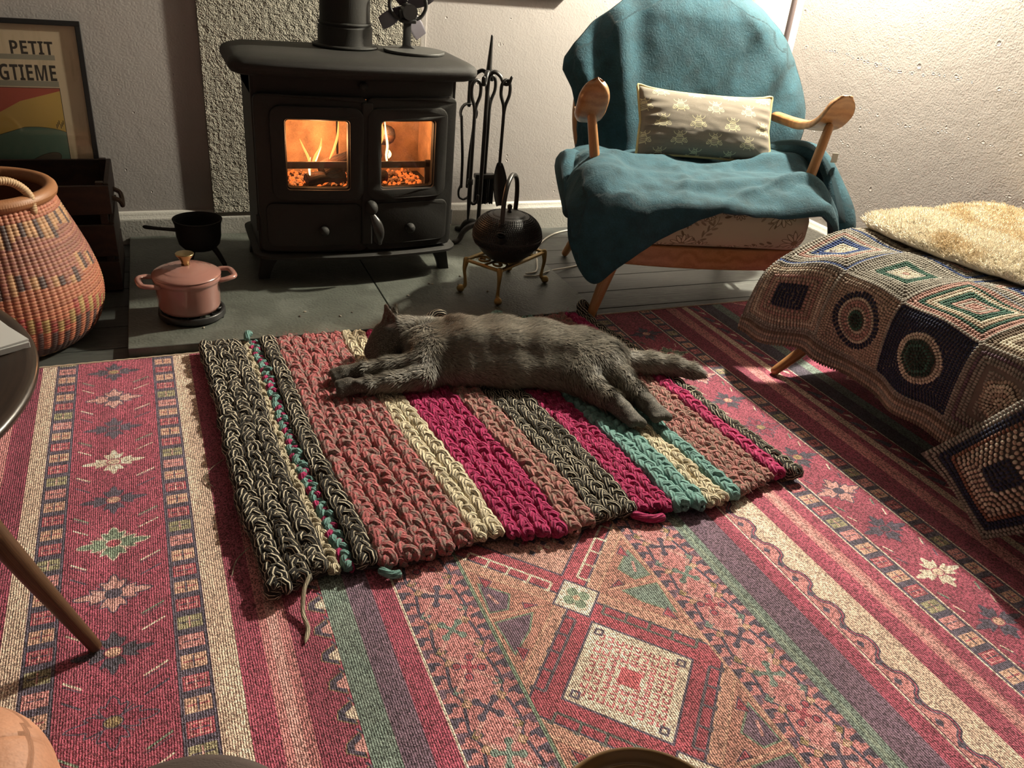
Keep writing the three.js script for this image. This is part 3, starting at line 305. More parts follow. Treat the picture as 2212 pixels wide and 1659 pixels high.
// ---------- fire companion set ----------
{ const cx = 1.13, cz = -2.95, blk = M({ color: new THREE.Color(0.016, 0.015, 0.014), roughness: 0.42 });
  const st = thing('fireside_tool_stand', 'black iron stand with a pointed top and curved hooks for fireside tools', 'tool stand', [cx, 0.03, cz]);
  obj('rod', [cyl(0.008, 0.008, 0.60, 0, 0.34, 0, 12)], blk, st); obj('finial', ttube(curve([[0, 0.63, 0], [0.001, 0.68, 0], [0.003, 0.762, 0]]), (t) => 0.0115 * (1 - 0.62 * t), 16, 6), blk, st);
  for (let k = 0; k < 4; k++) { const a = k * Math.PI / 2 + 0.55, c = Math.cos(a), s = Math.sin(a); obj('hook', ttube(curve([[0, 0.625, 0], [0.022 * c, 0.642, 0.022 * s], [0.045 * c, 0.63, 0.045 * s], [0.062 * c, 0.605, 0.062 * s], [0.078 * c, 0.607, 0.078 * s], [0.086 * c, 0.628, 0.086 * s]]), (t) => 0.011 - 0.003 * t, 26, 8, false, true, 0.7), blk, st); }
  for (let k = 0; k < 4; k++) { const a = k * Math.PI / 2 + 2.75, c = Math.cos(a), s = Math.sin(a); obj('foot', ttube(curve([[0, 0.06, 0], [0.035 * c, 0.062, 0.035 * s], [0.075 * c, 0.045, 0.075 * s], [0.10 * c, 0.013, 0.10 * s], [0.125 * c, 0.0075, 0.125 * s]]), (t) => 0.014 - 0.003 * t, 24, 8, false, true, 0.75), blk, st); }
  const ringHandle = (t, x, y, z) => obj('handle', [ttube(curve([[x, y - 0.12, z], [x - 0.004, y - 0.09, z], [x - 0.017, y - 0.05, z], [x - 0.014, y - 0.012, z], [x, y, z], [x + 0.014, y - 0.012, z], [x + 0.017, y - 0.05, z], [x + 0.004, y - 0.09, z], [x, y - 0.12, z]]), 0.0066, 48, 8, false)], blk, t);
  const hookAt = (k) => { const a = k * Math.PI / 2 + 0.55; return [cx + 0.068 * Math.cos(a), 0.645, cz + 0.068 * Math.sin(a)]; };
  { const [x, y, z] = hookAt(2); const t = thing('fire_tongs', 'black fire tongs with a curled spring loop hanging on the tool stand', 'tongs', [x, y, z], 0, 'fireside tools on the stand'); // left hook
    obj('spring_loop', sheet((u, v) => { const a = lerp(Math.PI * 1.16, -0.16 * Math.PI, u); return V(0.002 + 0.03 * Math.cos(a), -0.13 + 0.034 * Math.sin(a), (v - 0.5) * 0.022); }, 28, 4, 0.004), blk, t); obj('grip', ttube(curve([[0.002, 0.0, 0], [0.001, -0.05, 0], [0.002, -0.10, 0]]), 0.008, 12, 8), blk, t);
    for (const s of [-1, 1]) { const arm = obj('arm', ttube(curve([[0.002 + s * 0.027, -0.14, 0], [0.002 + s * 0.022, -0.2, 0], [0.002 + s * 0.014, -0.30, 0], [0.002 + s * 0.012, -0.41, 0]]), 0.0058, 24, 8), blk, t); obj('claw', ttube(curve([[0.002 + s * 0.012, -0.40, 0], [0.002 + s * 0.022, -0.425, 0], [0.002 + s * 0.018, -0.452, 0], [0.002 + s * 0.004, -0.46, 0]]), 0.007, 16, 8, false, true, 0.6), blk, arm); } }
  { const [x, y, z] = hookAt(1); const t = thing('poker', 'black poker with a ring handle and a pointed tip on the tool stand', 'poker', [x - 0.03, y, z], 0, 'fireside tools on the stand'); ringHandle(t, 0, 0.004, 0); obj('shaft', cyl(0.0065, 0.0065, 0.36, 0, -0.28, 0, 10), blk, t); obj('tip', [lathe([[0, -0.52], [0.004, -0.515], [0.009, -0.43], [0.0085, -0.375], [0.012, -0.374], [0.011, -0.355], [0, -0.355]], 12), ttube(curve([[0, -0.44, 0], [0.02, -0.452, 0], [0.032, -0.44, 0], [0.034, -0.42, 0]]), 0.0055, 12, 8)], blk, t); }
  { const [x, y, z] = hookAt(0); const t = thing('hearth_shovel', 'black hearth shovel with an upright oval blade on the tool stand', 'shovel', [x, y, z], 0, 'fireside tools on the stand'); ringHandle(t, 0, 0.004, 0); obj('shaft', cyl(0.0063, 0.0063, 0.2, 0, -0.21, 0, 10), blk, t); obj('blade', sheet((u, v) => { const w = 0.03 * Math.pow(Math.sin(Math.PI * clamp(0.06 + v * 0.78, 0, 1)), 0.6), a = (u - 0.5) * 2; return V(a * w + 0.012 * v, -0.30 - 0.165 * v, -0.012 * (1 - a * a) + 0.02 * v); }, 12, 18, 0.003), blk, t); }
  { const [x, y, z] = hookAt(3); const t = thing('hearth_brush', 'black hearth brush with a square bristle head on the tool stand', 'brush', [x, y, z], 0, 'fireside tools on the stand'); ringHandle(t, 0, 0.004, 0); obj('shaft', cyl(0.0063, 0.0063, 0.26, 0, -0.24, 0, 10), blk, t); obj('brush_head', rbox(0.085, 0.02, 0.03, 0.006, 0.0, -0.375, 0), blk, t); const r = mulberry(3), b = []; for (let i = 0; i < 160; i++) { const g = new THREE.CylinderGeometry(0.0011, 0.0014, 0.10 + 0.006 * r(), 4); g.translate((r() - 0.5) * 0.076, -0.435, (r() - 0.5) * 0.024); b.push(g); } const o = obj('bristles', b, blk, t); o.userData.kind = 'stuff'; } }

// ---------- kettle on its brass trivet ----------
{ const brass = M({ color: new THREE.Color(0.42, 0.29, 0.11), metalness: 0.85, roughness: 0.36, bumpMap: rep(grainTex, 8), bumpScale: 0.0004 });
  const Lc = V(0.881, 0.15, -2.43), Rc = V(1.22, 0.15, -2.47), Fc = V(0.981, 0.15, -2.312), Bc = Lc.clone().add(Rc).sub(Fc), ctr = Lc.clone().add(Rc).multiplyScalar(0.5), ax = Rc.clone().sub(Fc), az = Fc.clone().sub(Lc), lx = ax.length(), lz = az.length();
  const t = thing('brass_trivet', 'pierced brass trivet on four curved legs beneath the kettle', 'trivet', [ctr.x, 0.03, ctr.z], Math.atan2(-ax.z, ax.x)); const a = lx / 2, b = lz / 2, y = 0.116;
  obj('top_frame', [rbox(2 * a, 0.008, 0.014, 0.002, 0, y, b - 0.007), rbox(2 * a, 0.008, 0.014, 0.002, 0, y, -b + 0.007), rbox(0.014, 0.008, 2 * b - 0.02, 0.002, a - 0.007, y, 0), rbox(0.014, 0.008, 2 * b - 0.02, 0.002, -a + 0.007, y, 0)], brass, t);
  const spiral = (x, z, r, dir, s) => { const p = []; for (let i = 0; i <= 22; i++) { const q = i / 22, an = dir * q * Math.PI * 2.6 + s; p.push([x + r * (1 - 0.8 * q) * Math.cos(an), y, z + r * (1 - 0.8 * q) * Math.sin(an)]); } return ttube(curve(p), 0.0042, 40, 6, false, true, 0.8); };
  for (const sx of [-1, 1]) for (const sz of [-1, 1]) obj('scroll', [spiral(sx * a * 0.62, sz * b * 0.42, b * 0.40, sx * sz, sz * 1.6), spiral(sx * a * 0.20, sz * b * 0.38, b * 0.34, -sx * sz, sz * 1.6)], brass, t);
  obj('cross_bar', [tube([[-a + 0.01, y, 0], [-a * 0.5, y, 0.006], [0, y, 0], [a * 0.5, y, -0.006], [a - 0.01, y, 0]], 0.0045, 40, 6), tube([[0, y, -b + 0.01], [0, y, b - 0.01]], 0.005, 8, 6)], brass, t);
  for (const sx of [-1, 1]) for (const sz of [-1, 1]) { const x = sx * (a - 0.008), z = sz * (b - 0.008); const leg = obj('leg', ttube(curve([[x, y, z], [x + sx * 0.003, y * 0.72, z + sz * 0.003], [x, y * 0.4, z], [x, y * 0.2, z], [x + sx * 0.008, 0.016, z + sz * 0.008]]), (q) => 0.011 - 0.0055 * Math.sin(Math.PI * clamp(q * 0.85, 0, 1)), 22, 10), brass, t); obj('ball_foot', sph(0.0135, x + sx * 0.010, 0.0135, z + sz * 0.010, 14, 10), brass, leg); }
  // kettle
  const k = thing('cast_iron_kettle', 'black cast iron kettle with hobnail bumps and a tall arched handle', 'kettle', [1.035, 0.152, -2.42]); const iron = M({ color: new THREE.Color(0.014, 0.013, 0.0125), roughness: 0.42, bumpMap: rep(grainTex, 6), bumpScale: 0.0006 });
  const prof = [[0, 0], [0.05, 0.0], [0.058, 0.002], [0.085, 0.024], [0.106, 0.05], [0.1155, 0.07], [0.1165, 0.073], [0.1165, 0.083], [0.111, 0.106], [0.098, 0.128], [0.08, 0.143], [0.064, 0.150], [0.060, 0.152], [0.058, 0.150], [0.0, 0.150]];
  obj('body', lathe(prof, 64), iron, k); const lid = obj('lid', lathe([[0, 0.159], [0.02, 0.158], [0.05, 0.154], [0.056, 0.151], [0.056, 0.148], [0, 0.148]], 40), iron, k); obj('knob', lathe([[0, 0.186], [0.005, 0.185], [0.0085, 0.180], [0.0075, 0.172], [0.005, 0.166], [0.008, 0.158], [0, 0.157]], 16), iron, lid);
  { const hob = new THREE.SphereGeometry(0.0026, 6, 4), ms = [], pc = prof.slice(7, 12).map((p) => V(p[0], p[1], 0)), pc2 = prof.slice(3, 8).map((p) => V(p[0], p[1], 0)); const rows = []; for (let i = 0; i < 13; i++) { rows.push(curve(pc).getPointAt((i + 0.4) / 13.5)); } for (let i = 0; i < 4; i++) rows.push(curve(pc2).getPointAt(0.55 + i * 0.11)); rows.forEach((p, i) => { const n = Math.round(2 * Math.PI * p.x / 0.0074); for (let j = 0; j < n; j++) { const a2 = (j + (i % 2) / 2) / n * Math.PI * 2; ms.push(new THREE.Matrix4().makeTranslation(p.x * Math.cos(a2), p.y, p.x * Math.sin(a2))); } }); instanced('hobnails', hob, iron, ms, k); }
  { const d = V(0.60, 0, -0.80), p = (q, yy) => [d.x * q, yy, d.z * q]; obj('handle', ttube(curve([p(-0.082, 0.138), p(-0.086, 0.175), p(-0.08, 0.22), p(-0.055, 0.262), p(0, 0.282), p(0.055, 0.262), p(0.08, 0.22), p(0.086, 0.175), p(0.082, 0.138)]), 0.0078, 60, 10), M({ color: new THREE.Color(0.035, 0.033, 0.03), roughness: 0.36, metalness: 0.3 }), k, 'arched dark metal handle'); for (const s of [-1, 1]) obj('lug', rbox(0.022, 0.02, 0.012, 0.005, d.x * s * 0.086, 0.136, d.z * s * 0.086), iron, k); }
  obj('spout', [ttube(curve([[-0.05, 0.085, 0.075], [-0.062, 0.103, 0.10], [-0.072, 0.122, 0.118]]), (q) => 0.019 - 0.006 * q, 16, 16, false, false), (() => { const g = new THREE.TorusGeometry(0.0122, 0.0022, 8, 20); g.rotateX(0.75); g.rotateY(-0.5); g.translate(-0.0725, 0.123, 0.119); return g; })()], iron, k); }

// ---------- pink casserole on a round trivet ----------
{ const t = thing('round_trivet', 'round black cast iron trivet beneath the pink casserole', 'trivet', [0.025, 0.03, -2.40]); const iron = M({ color: new THREE.Color(0.02, 0.02, 0.02), roughness: 0.36 });
  obj('rim', lathe([[0.080, 0.008], [0.083, 0.004], [0.092, 0.004], [0.095, 0.009], [0.094, 0.022], [0.089, 0.025], [0.084, 0.022], [0.080, 0.016], [0.080, 0.008]], 56), iron, t);
  for (let i = 0; i < 10; i++) { const a = i / 10 * Math.PI * 2, p = (r, d) => [r * Math.cos(a + d), 0.016, r * Math.sin(a + d)]; obj('scroll', ttube(curve([p(0.084, 0), p(0.07, 0.12), p(0.06, -0.06), p(0.045, 0.1), p(0.03, 0)]), 0.006, 20, 8, false, true, 0.7), iron, t); }
  obj('centre', lathe([[0, 0.010], [0.032, 0.010], [0.034, 0.016], [0.032, 0.022], [0, 0.022]], 28), iron, t); for (let i = 0; i < 3; i++) obj('foot', cyl(0.007, 0.008, 0.006, 0.086 * Math.cos(i * 2.09 + 0.4), 0.003, 0.086 * Math.sin(i * 2.09 + 0.4), 12), iron, t);
  const enamel = MP({ color: new THREE.Color(0.34, 0.165, 0.135), roughness: 0.22, clearcoat: 0.7, clearcoatRoughness: 0.08 });
  const p = thing('pink_casserole', 'dusty pink enamelled casserole with ringed lid and brass knob', 'casserole', [0.02, 0.056, -2.395], 0.16);
  obj('body', lathe([[0, 0], [0.072, 0], [0.082, 0.005], [0.087, 0.016], [0.0895, 0.085], [0.091, 0.092], [0.0945, 0.095], [0.0945, 0.107], [0.088, 0.108], [0.086, 0.09], [0.083, 0.02], [0, 0.012]], 64), enamel, p);
  const lid = obj('lid', lathe([[0.0, 0.136], [0.018, 0.1355], [0.02, 0.1345], [0.034, 0.1338], [0.036, 0.132], [0.05, 0.1306], [0.052, 0.1285], [0.066, 0.126], [0.068, 0.1235], [0.082, 0.119], [0.091, 0.1145], [0.0955, 0.111], [0.0955, 0.1085], [0.088, 0.107], [0, 0.107]], 64), enamel, p);
  obj('knob', lathe([[0, 0.172], [0.0245, 0.1715], [0.0262, 0.1695], [0.0255, 0.1675], [0.020, 0.16], [0.013, 0.15], [0.0105, 0.143], [0.012, 0.1365], [0, 0.136]], 36), M({ color: new THREE.Color(0.52, 0.40, 0.19), metalness: 1, roughness: 0.3 }), lid, 'gold coloured flared lid knob');
  for (const s of [-1, 1]) obj('handle', ttube(curve([[s * 0.088, 0.093, 0.042], [s * 0.108, 0.096, 0.042], [s * 0.126, 0.097, 0.032], [s * 0.131, 0.097, 0], [s * 0.126, 0.097, -0.032], [s * 0.108, 0.096, -0.042], [s * 0.088, 0.093, -0.042]]), 0.0095, 40, 10, false, true, 0.75), enamel, p); }
// ---------- three-legged black saucepan ----------
{ const s = thing('tripod_saucepan', 'matt black cast iron saucepan on three legs with a straight handle', 'saucepan', [0.076, 0.03, -2.83]); const iron = M({ color: new THREE.Color(0.010, 0.0095, 0.009), roughness: 0.75 });
  obj('bowl', lathe([[0, 0.05], [0.03, 0.051], [0.052, 0.058], [0.066, 0.074], [0.072, 0.1], [0.074, 0.14], [0.079, 0.155], [0.080, 0.158], [0.076, 0.159], [0.0715, 0.14], [0.069, 0.1], [0.062, 0.078], [0.048, 0.063], [0, 0.056]], 56), iron, s);
  for (const a of [0.55, 2.0 + 0.1, 4.3]) { const c = Math.cos(a), d = Math.sin(a); obj('leg', ttube(curve([[0.045 * c, 0.07, 0.045 * d], [0.064 * c, 0.045, 0.064 * d], [0.085 * c, 0.008, 0.085 * d]]), (t) => 0.0105 - 0.003 * t, 14, 8, false, true), iron, s); }
  obj('handle', ttube(curve([[-0.066, 0.128, 0.02], [-0.1, 0.131, 0.018], [-0.155, 0.138, 0.014], [-0.16, 0.139, 0.0135]]), (t) => 0.0115 - 0.002 * Math.sin(t * 3), 20, 10, false, true, 0.55), iron, s); }
// ---------- white flex on the floor ----------
tag(obj('power_cord', tube([[1.18, 0.0345, -2.55], [1.22, 0.034, -2.56], [1.27, 0.036, -2.66], [1.33, 0.006, -2.80], [1.42, 0.0045, -2.95], [1.55, 0.0045, -3.06], [1.75, 0.0045, -3.1], [1.9, 0.0045, -3.0], [1.85, 0.0045, -2.82], [1.6, 0.0045, -2.72], [1.42, 0.0045, -2.66], [1.31, 0.02, -2.60], [1.26, 0.035, -2.55], [1.2, 0.0345, -2.52], [1.165, 0.0345, -2.53]], 0.0035, 160, 8), M({ color: new THREE.Color(0.6, 0.57, 0.5), roughness: 0.5 })), 'white electric flex lying on the floor behind the kettle', 'cord');

// ---------- thick braided wool mat ----------
const yarn = {
  bw: cfield(256, (u, v) => { const k = Math.abs(((v * 9 + u * 1.0 + 0.3 * tnoise(u, v, 8)) % 1 + 1) % 1 - 0.5) * 2, f = smooth(k, 0.70, 0.82), g = 0.75 + 0.5 * tnoise(u, v, 64); return [lerp(30 * g, 208, f), lerp(26 * g, 196, f), lerp(23 * g, 172, f)]; }),
  white: cfield(256, (u, v) => { const k = Math.abs(((v * 9 + u + 0.3 * tnoise(u, v, 8)) % 1 + 1) % 1 - 0.5) * 2, f = smooth(k, 0.70, 0.86) * (0.35 + 0.65 * smooth(tnoise(u, v, 6), 0.35, 0.6)), g = 0.92 + 0.14 * tnoise(u, v, 64); return [lerp(222 * g, 62, f), lerp(208 * g, 56, f), lerp(178 * g, 48, f)]; }),
  magenta: cfield(256, (u, v) => { const k = Math.abs(((v * 6 + u * 1) % 1 + 1) % 1 - 0.5) * 2, n = tfbm(u, v, 10, 3), f = smooth(k, 0.8, 0.95) * smooth(n, 0.45, 0.6) * 0.7, g = 0.8 + 0.4 * n + 0.2 * (tnoise(u, v, 64) - 0.5); const o = tnoise(u, v, 20) > 0.985 ? 1 : 0; return [lerp(160 * g, 214, f) + 40 * o, lerp(28 * g, 130, f) + 70 * o, lerp(84 * g, 160, f) - 30 * o]; }),
  pink: cfield(256, (u, v) => { const n = smooth(tfbm(u, v, 8, 3), 0.38, 0.62), g = 0.85 + 0.3 * tnoise(u, v, 64); return [lerp(176, 138, n) * g, lerp(96, 112, n) * g, lerp(98, 106, n) * g]; }),
  mauve: cfield(256, (u, v) => { const n = smooth(tfbm(u, v, 8, 3), 0.35, 0.65), g = 0.85 + 0.3 * tnoise(u, v, 64); return [lerp(172, 134, n) * g, lerp(112, 112, n) * g, lerp(108, 100, n) * g]; }),
  teal: cfield(256, (u, v) => { const n = tfbm(u, v, 8, 3), g = 0.8 + 0.4 * n + 0.12 * (tnoise(u, v, 64) - 0.5); return [108 * g, 148 * g, 142 * g]; }),
};
const yarnBump = field(256, (u, v) => { const k = Math.abs(((v * 8 + u * 2) % 1 + 1) % 1 - 0.5) * 2; return 0.7 * k + 0.3 * tnoise(u, v, 64); });
const yarnMat = Object.fromEntries(Object.entries(yarn).map(([k, t]) => [k, MP({ map: t, roughness: 0.95, bumpMap: yarnBump, bumpScale: 0.003, sheen: 0.25, sheenColor: new THREE.Color(0.9, 0.85, 0.8), sheenRoughness: 0.7 })]));
function strand(pf, seg, rf, rad = 7, uk = 22, vo = 0) {
  const P = [], pos = [], uv = [], idx = []; for (let i = 0; i <= seg; i++) P.push(pf(i / seg)); let len = 0;
  for (let i = 0; i <= seg; i++) { const a = P[Math.max(0, i - 1)], b = P[Math.min(seg, i + 1)], T = b.clone().sub(a).normalize(), B = V(0, 1, 0).cross(T).normalize(), N = T.clone().cross(B); const e = Math.min(1, Math.min(i, seg - i) / 2.2), r = rf * (0.15 + 0.85 * Math.sqrt(e)); if (i) len += P[i].distanceTo(P[i - 1]); for (let j = 0; j <= rad; j++) { const q = j / rad * Math.PI * 2; pos.push(P[i].x + r * (B.x * Math.cos(q) + N.x * Math.sin(q)), P[i].y + r * (B.y * Math.cos(q) + N.y * Math.sin(q)), P[i].z + r * (B.z * Math.cos(q) + N.z * Math.sin(q))); uv.push(len * uk, j / rad + vo); } }
  for (let i = 0; i < seg; i++) for (let j = 0; j < rad; j++) { const a = i * (rad + 1) + j, b = a + rad + 1; idx.push(a, a + 1, b, b, a + 1, b + 1); }
  const g = new THREE.BufferGeometry(); g.setAttribute('position', new THREE.Float32BufferAttribute(pos, 3)); g.setAttribute('uv', new THREE.Float32BufferAttribute(uv, 2)); g.setIndex(idx); g.computeVertexNormals(); return g; }
const MATY = 0.006, matThing = thing('braided_wool_mat', 'thick striped mat of braided black, white, pink, magenta and teal wool', 'mat', [0, 0, 0]);
const matX = (s, t) => lerp(0.028 + 1.215 * s, 0.086 + 1.272 * s, t) + 0.006 * Math.sin(t * 7 + s * 5), matZ = (s, t) => lerp(-2.188 - 0.006 * Math.sin(s * 9), -1.168 + 0.03 * (1 - smooth(s, 0, 0.12)) - 0.045 * smooth(s, 0.84, 1) - 0.012 * Math.sin(s * 23), t);
const stripes = [['bw', 0, 0.089, 3], ['white', 0.089, 0.106, 1], ['mix', 0.106, 0.128, 1], ['bw', 0.128, 0.163, 1], ['pink', 0.163, 0.317, 5], ['white', 0.317, 0.376, 2], ['magenta', 0.376, 0.480, 4], ['mauve', 0.480, 0.539, 2], ['bw', 0.539, 0.626, 3], ['magenta', 0.626, 0.695, 3], ['teal', 0.695, 0.761, 2], ['white', 0.761, 0.809, 2], ['teal', 0.809, 0.84, 1], ['mauve', 0.84, 0.937, 4], ['magenta', 0.937, 0.969, 1], ['bw', 0.969, 1, 1]];
{ const r = mulberry(23), fib = { pink: [], mauve: [], bw: [], magenta: [] };
  obj('backing', sheet((u, v) => V(matX(lerp(0.012, 0.988, u), lerp(0.012, 0.985, v)), MATY + 0.008, matZ(lerp(0.012, 0.988, u), lerp(0.012, 0.985, v))), 24, 24, 0.007), M({ color: new THREE.Color(0.06, 0.045, 0.045), roughness: 1 }), matThing, 'dark woven backing');
  for (const [kind, a, b, n] of stripes) for (let k = 0; k < n; k++) {
    const s = lerp(a, b, (k + 0.5) / n), pitch = (b - a) / n * 1.24, per = Math.max(0.052, pitch * 1.9) * (0.95 + 0.1 * r()), ph = r() * 6.28, t0 = 0.004 * r(), t1 = 1 - 0.012 * r(), big = kind === 'bw' && a === 0 ? 1.2 : 1, R0 = pitch * 0.31 * big, A = pitch * 0.30, B = pitch * 0.17, wob = r() * 9;
    const gs = []; for (let q = 0; q < 3; q++) { const f = (t) => { const tt = lerp(t0, t1, t), L = tt * 1.02, w = L / per * Math.PI * 2 + q * Math.PI * 2 / 3 + ph + 1.0 * Math.sin(L * 11 + wob) + 0.5 * Math.sin(L * 31 + wob * 2), x = matX(s, tt) + A * Math.sin(w) + 0.010 * (noise2(L * 34, wob + q * 5) - 0.5), y = MATY + Math.max(0.0155, R0 + 0.004) + B + B * Math.sin(2 * w) + 0.011 * (noise2(L * 30 + 5, wob + q * 3) - 0.5), z = matZ(s, tt) + 0.004 * (noise2(L * 25, q + 9 + wob) - 0.5); return V(x, y, z); }; gs.push([f, strand(f, Math.round(1.02 / per * 13), R0, 7, 20, q * 0.33)]); }
    if (kind === 'mix') { const bd = obj('braid', gs[0][1], yarnMat.magenta, matThing, 'braid of teal, magenta and grey yarn'); obj('strand', gs[1][1], yarnMat.teal, bd); obj('strand', gs[2][1], yarnMat.teal, bd); }
    else obj('braid', gs.map((g) => g[1]), yarnMat[kind], matThing);
    if (fib[kind]) { const cnt = kind === 'pink' ? 800 : kind === 'mauve' ? 800 : kind === 'magenta' ? 160 : 170; for (let i = 0; i < cnt; i++) { const g = gs[Math.floor(r() * 3)][0], p = g(r()), an = r() * 6.28, q = R0 * 0.95, el = r() * 1.4 - 0.2; p.add(V(Math.cos(an) * q * Math.cos(el), Math.max(0, Math.sin(el)) * q, Math.sin(an) * q * 0.4)); const sc = 0.5 + r() * 0.9; fib[kind].push(new THREE.Matrix4().compose(p, new THREE.Quaternion().setFromEuler(new THREE.Euler((r() - 0.5) * 2.4, r() * 6.28, (r() - 0.5) * 2.4)), V(sc, sc, sc))); } } }
  const hair = ttube(curve([[0, -0.006, 0], [0.002, 0.002, 0.001], [0.006, 0.007, 0.003], [0.011, 0.008, 0.001]]), 0.00028, 5, 3, false, false);
  const fc = { pink: [0.52, 0.16, 0.17], mauve: [0.40, 0.22, 0.20], bw: [0.5, 0.45, 0.38], magenta: [0.45, 0.04, 0.15] };
  for (const k in fib) instanced('fibres', hair, M({ color: new THREE.Color(...fc[k]), roughness: 0.9 }), fib[k], matThing);
  // loose ends
  const tail = (name, pts, r0, kind, label) => obj(name, strand((t) => curve(pts).getPoint(t), 24, r0, 7, 20), yarnMat[kind], matThing, label);
  tail('loose_end', [[0.165, 0.045, -1.165], [0.150, 0.035, -1.14], [0.140, 0.016, -1.10], [0.143, 0.011, -1.065], [0.133, 0.009, -1.035]], 0.0042, 'white', 'loose cream yarn end');
  tail('loose_end', [[0.292, 0.025, -1.165], [0.315, 0.018, -1.150], [0.335, 0.016, -1.150]], 0.0085, 'teal', 'loose teal yarn end'); tail('loose_end', [[0.86, 0.022, -1.19], [0.90, 0.018, -1.165], [0.935, 0.019, -1.162]], 0.010, 'magenta', 'loose magenta yarn end');
  tail('loose_end', [[0.69, 0.05, -2.18], [0.71, 0.062, -2.20], [0.735, 0.066, -2.205], [0.76, 0.055, -2.20]], 0.012, 'bw', 'raised tuft of black and white yarn'); tail('loose_end', [[1.235, 0.03, -2.15], [1.225, 0.05, -2.19], [1.245, 0.055, -2.215], [1.262, 0.035, -2.20]], 0.014, 'bw');
  tail('loose_end', [[0.90, 0.045, -2.18], [0.92, 0.055, -2.195], [0.95, 0.045, -2.205]], 0.009, 'teal'); tail('loose_end', [[0.158, 0.04, -2.17], [0.162, 0.055, -2.19], [0.172, 0.045, -2.20]], 0.009, 'teal');
  tail('loose_end', [[0.05, 0.02, -1.62], [0.02, 0.012, -1.60], [0.004, 0.010, -1.57], [0.02, 0.010, -1.53]], 0.0009, 'white'); tail('loose_end', [[0.07, 0.02, -1.30], [0.045, 0.012, -1.28], [0.03, 0.010, -1.235]], 0.0012, 'white'); }

// ---------- sleeping cat ----------
function surfaceNets(sd, lo, hi, h) { // smooth surface of the zero set of sd
  const n = [0, 1, 2].map((k) => Math.ceil((hi[k] - lo[k]) / h) + 1), [nx, ny, nz] = n, val = new Float32Array(nx * ny * nz), id = (i, j, k) => (k * ny + j) * nx + i;
  for (let k = 0; k < nz; k++) for (let j = 0; j < ny; j++) for (let i = 0; i < nx; i++) val[id(i, j, k)] = sd(lo[0] + i * h, lo[1] + j * h, lo[2] + k * h);
  const vert = new Int32Array(nx * ny * nz).fill(-1), pos = [], idx = [];
  for (let k = 0; k < nz - 1; k++) for (let j = 0; j < ny - 1; j++) for (let i = 0; i < nx - 1; i++) { let m = 0, c = 0, x = 0, y = 0, z = 0; const q = []; for (let b = 0; b < 8; b++) { const v = val[id(i + (b & 1), j + ((b >> 1) & 1), k + (b >> 2))]; q.push(v); if (v < 0) m |= 1 << b; } if (m === 0 || m === 255) continue; for (let a = 0; a < 8; a++) for (const d of [1, 2, 4]) { if (a & d) continue; const b = a | d; if ((q[a] < 0) === (q[b] < 0)) continue; const t = q[a] / (q[a] - q[b]); x += (a & 1) + (d === 1 ? t : 0); y += ((a >> 1) & 1) + (d === 2 ? t : 0); z += (a >> 2) + (d === 4 ? t : 0); c++; } vert[id(i, j, k)] = pos.length / 3; pos.push(lo[0] + (i + x / c) * h, lo[1] + (j + y / c) * h, lo[2] + (k + z / c) * h); }
  const quad = (a, b, c, d, f) => { if (a < 0 || b < 0 || c < 0 || d < 0) return; f ? idx.push(a, b, c, a, c, d) : idx.push(a, c, b, a, d, c); };
  for (let k = 1; k < nz - 1; k++) for (let j = 1; j < ny - 1; j++) for (let i = 1; i < nx - 1; i++) { const s = val[id(i, j, k)] < 0; if (s !== val[id(i + 1, j, k)] < 0) quad(vert[id(i, j - 1, k - 1)], vert[id(i, j, k - 1)], vert[id(i, j, k)], vert[id(i, j - 1, k)], s); if (s !== val[id(i, j + 1, k)] < 0) quad(vert[id(i - 1, j, k - 1)], vert[id(i - 1, j, k)], vert[id(i, j, k)], vert[id(i, j, k - 1)], s); if (s !== val[id(i, j, k + 1)] < 0) quad(vert[id(i - 1, j - 1, k)], vert[id(i, j - 1, k)], vert[id(i, j, k)], vert[id(i - 1, j, k)], s); }
  const g = new THREE.BufferGeometry(); g.setAttribute('position', new THREE.Float32BufferAttribute(pos, 3)); g.setIndex(idx); g.computeVertexNormals(); return g; }
const catB = []; // bones: ax ay az ar bx by bz br blend, flow root->tip
function bone(a, b, k = 0.02) { catB.push({ a, b, k, d: V(b[0] - a[0], b[1] - a[1], b[2] - a[2]), l2: (b[0] - a[0]) ** 2 + (b[1] - a[1]) ** 2 + (b[2] - a[2]) ** 2 }); }
function chain(list, k) { for (let i = 0; i < list.length - 1; i++) bone(list[i], list[i + 1], k); }
// trunk lying on its side, belly towards the room
chain([[0.600, 0.098, -1.875, 0.056], [0.70, 0.103, -1.868, 0.064], [0.80, 0.103, -1.848, 0.064], [0.90, 0.101, -1.818, 0.061], [0.985, 0.098, -1.768, 0.059], [1.045, 0.096, -1.718, 0.055]], 0.03);
chain([[0.60, 0.104, -1.935, 0.053], [0.70, 0.107, -1.93, 0.060], [0.82, 0.107, -1.915, 0.060], [0.93, 0.104, -1.875, 0.059], [1.03, 0.101, -1.81, 0.057], [1.10, 0.095, -1.755, 0.046]], 0.03);
chain([[0.66, 0.076, -1.81, 0.036], [0.80, 0.074, -1.775, 0.04], [0.92, 0.074, -1.74, 0.038], [1.0, 0.078, -1.70, 0.04]], 0.035);
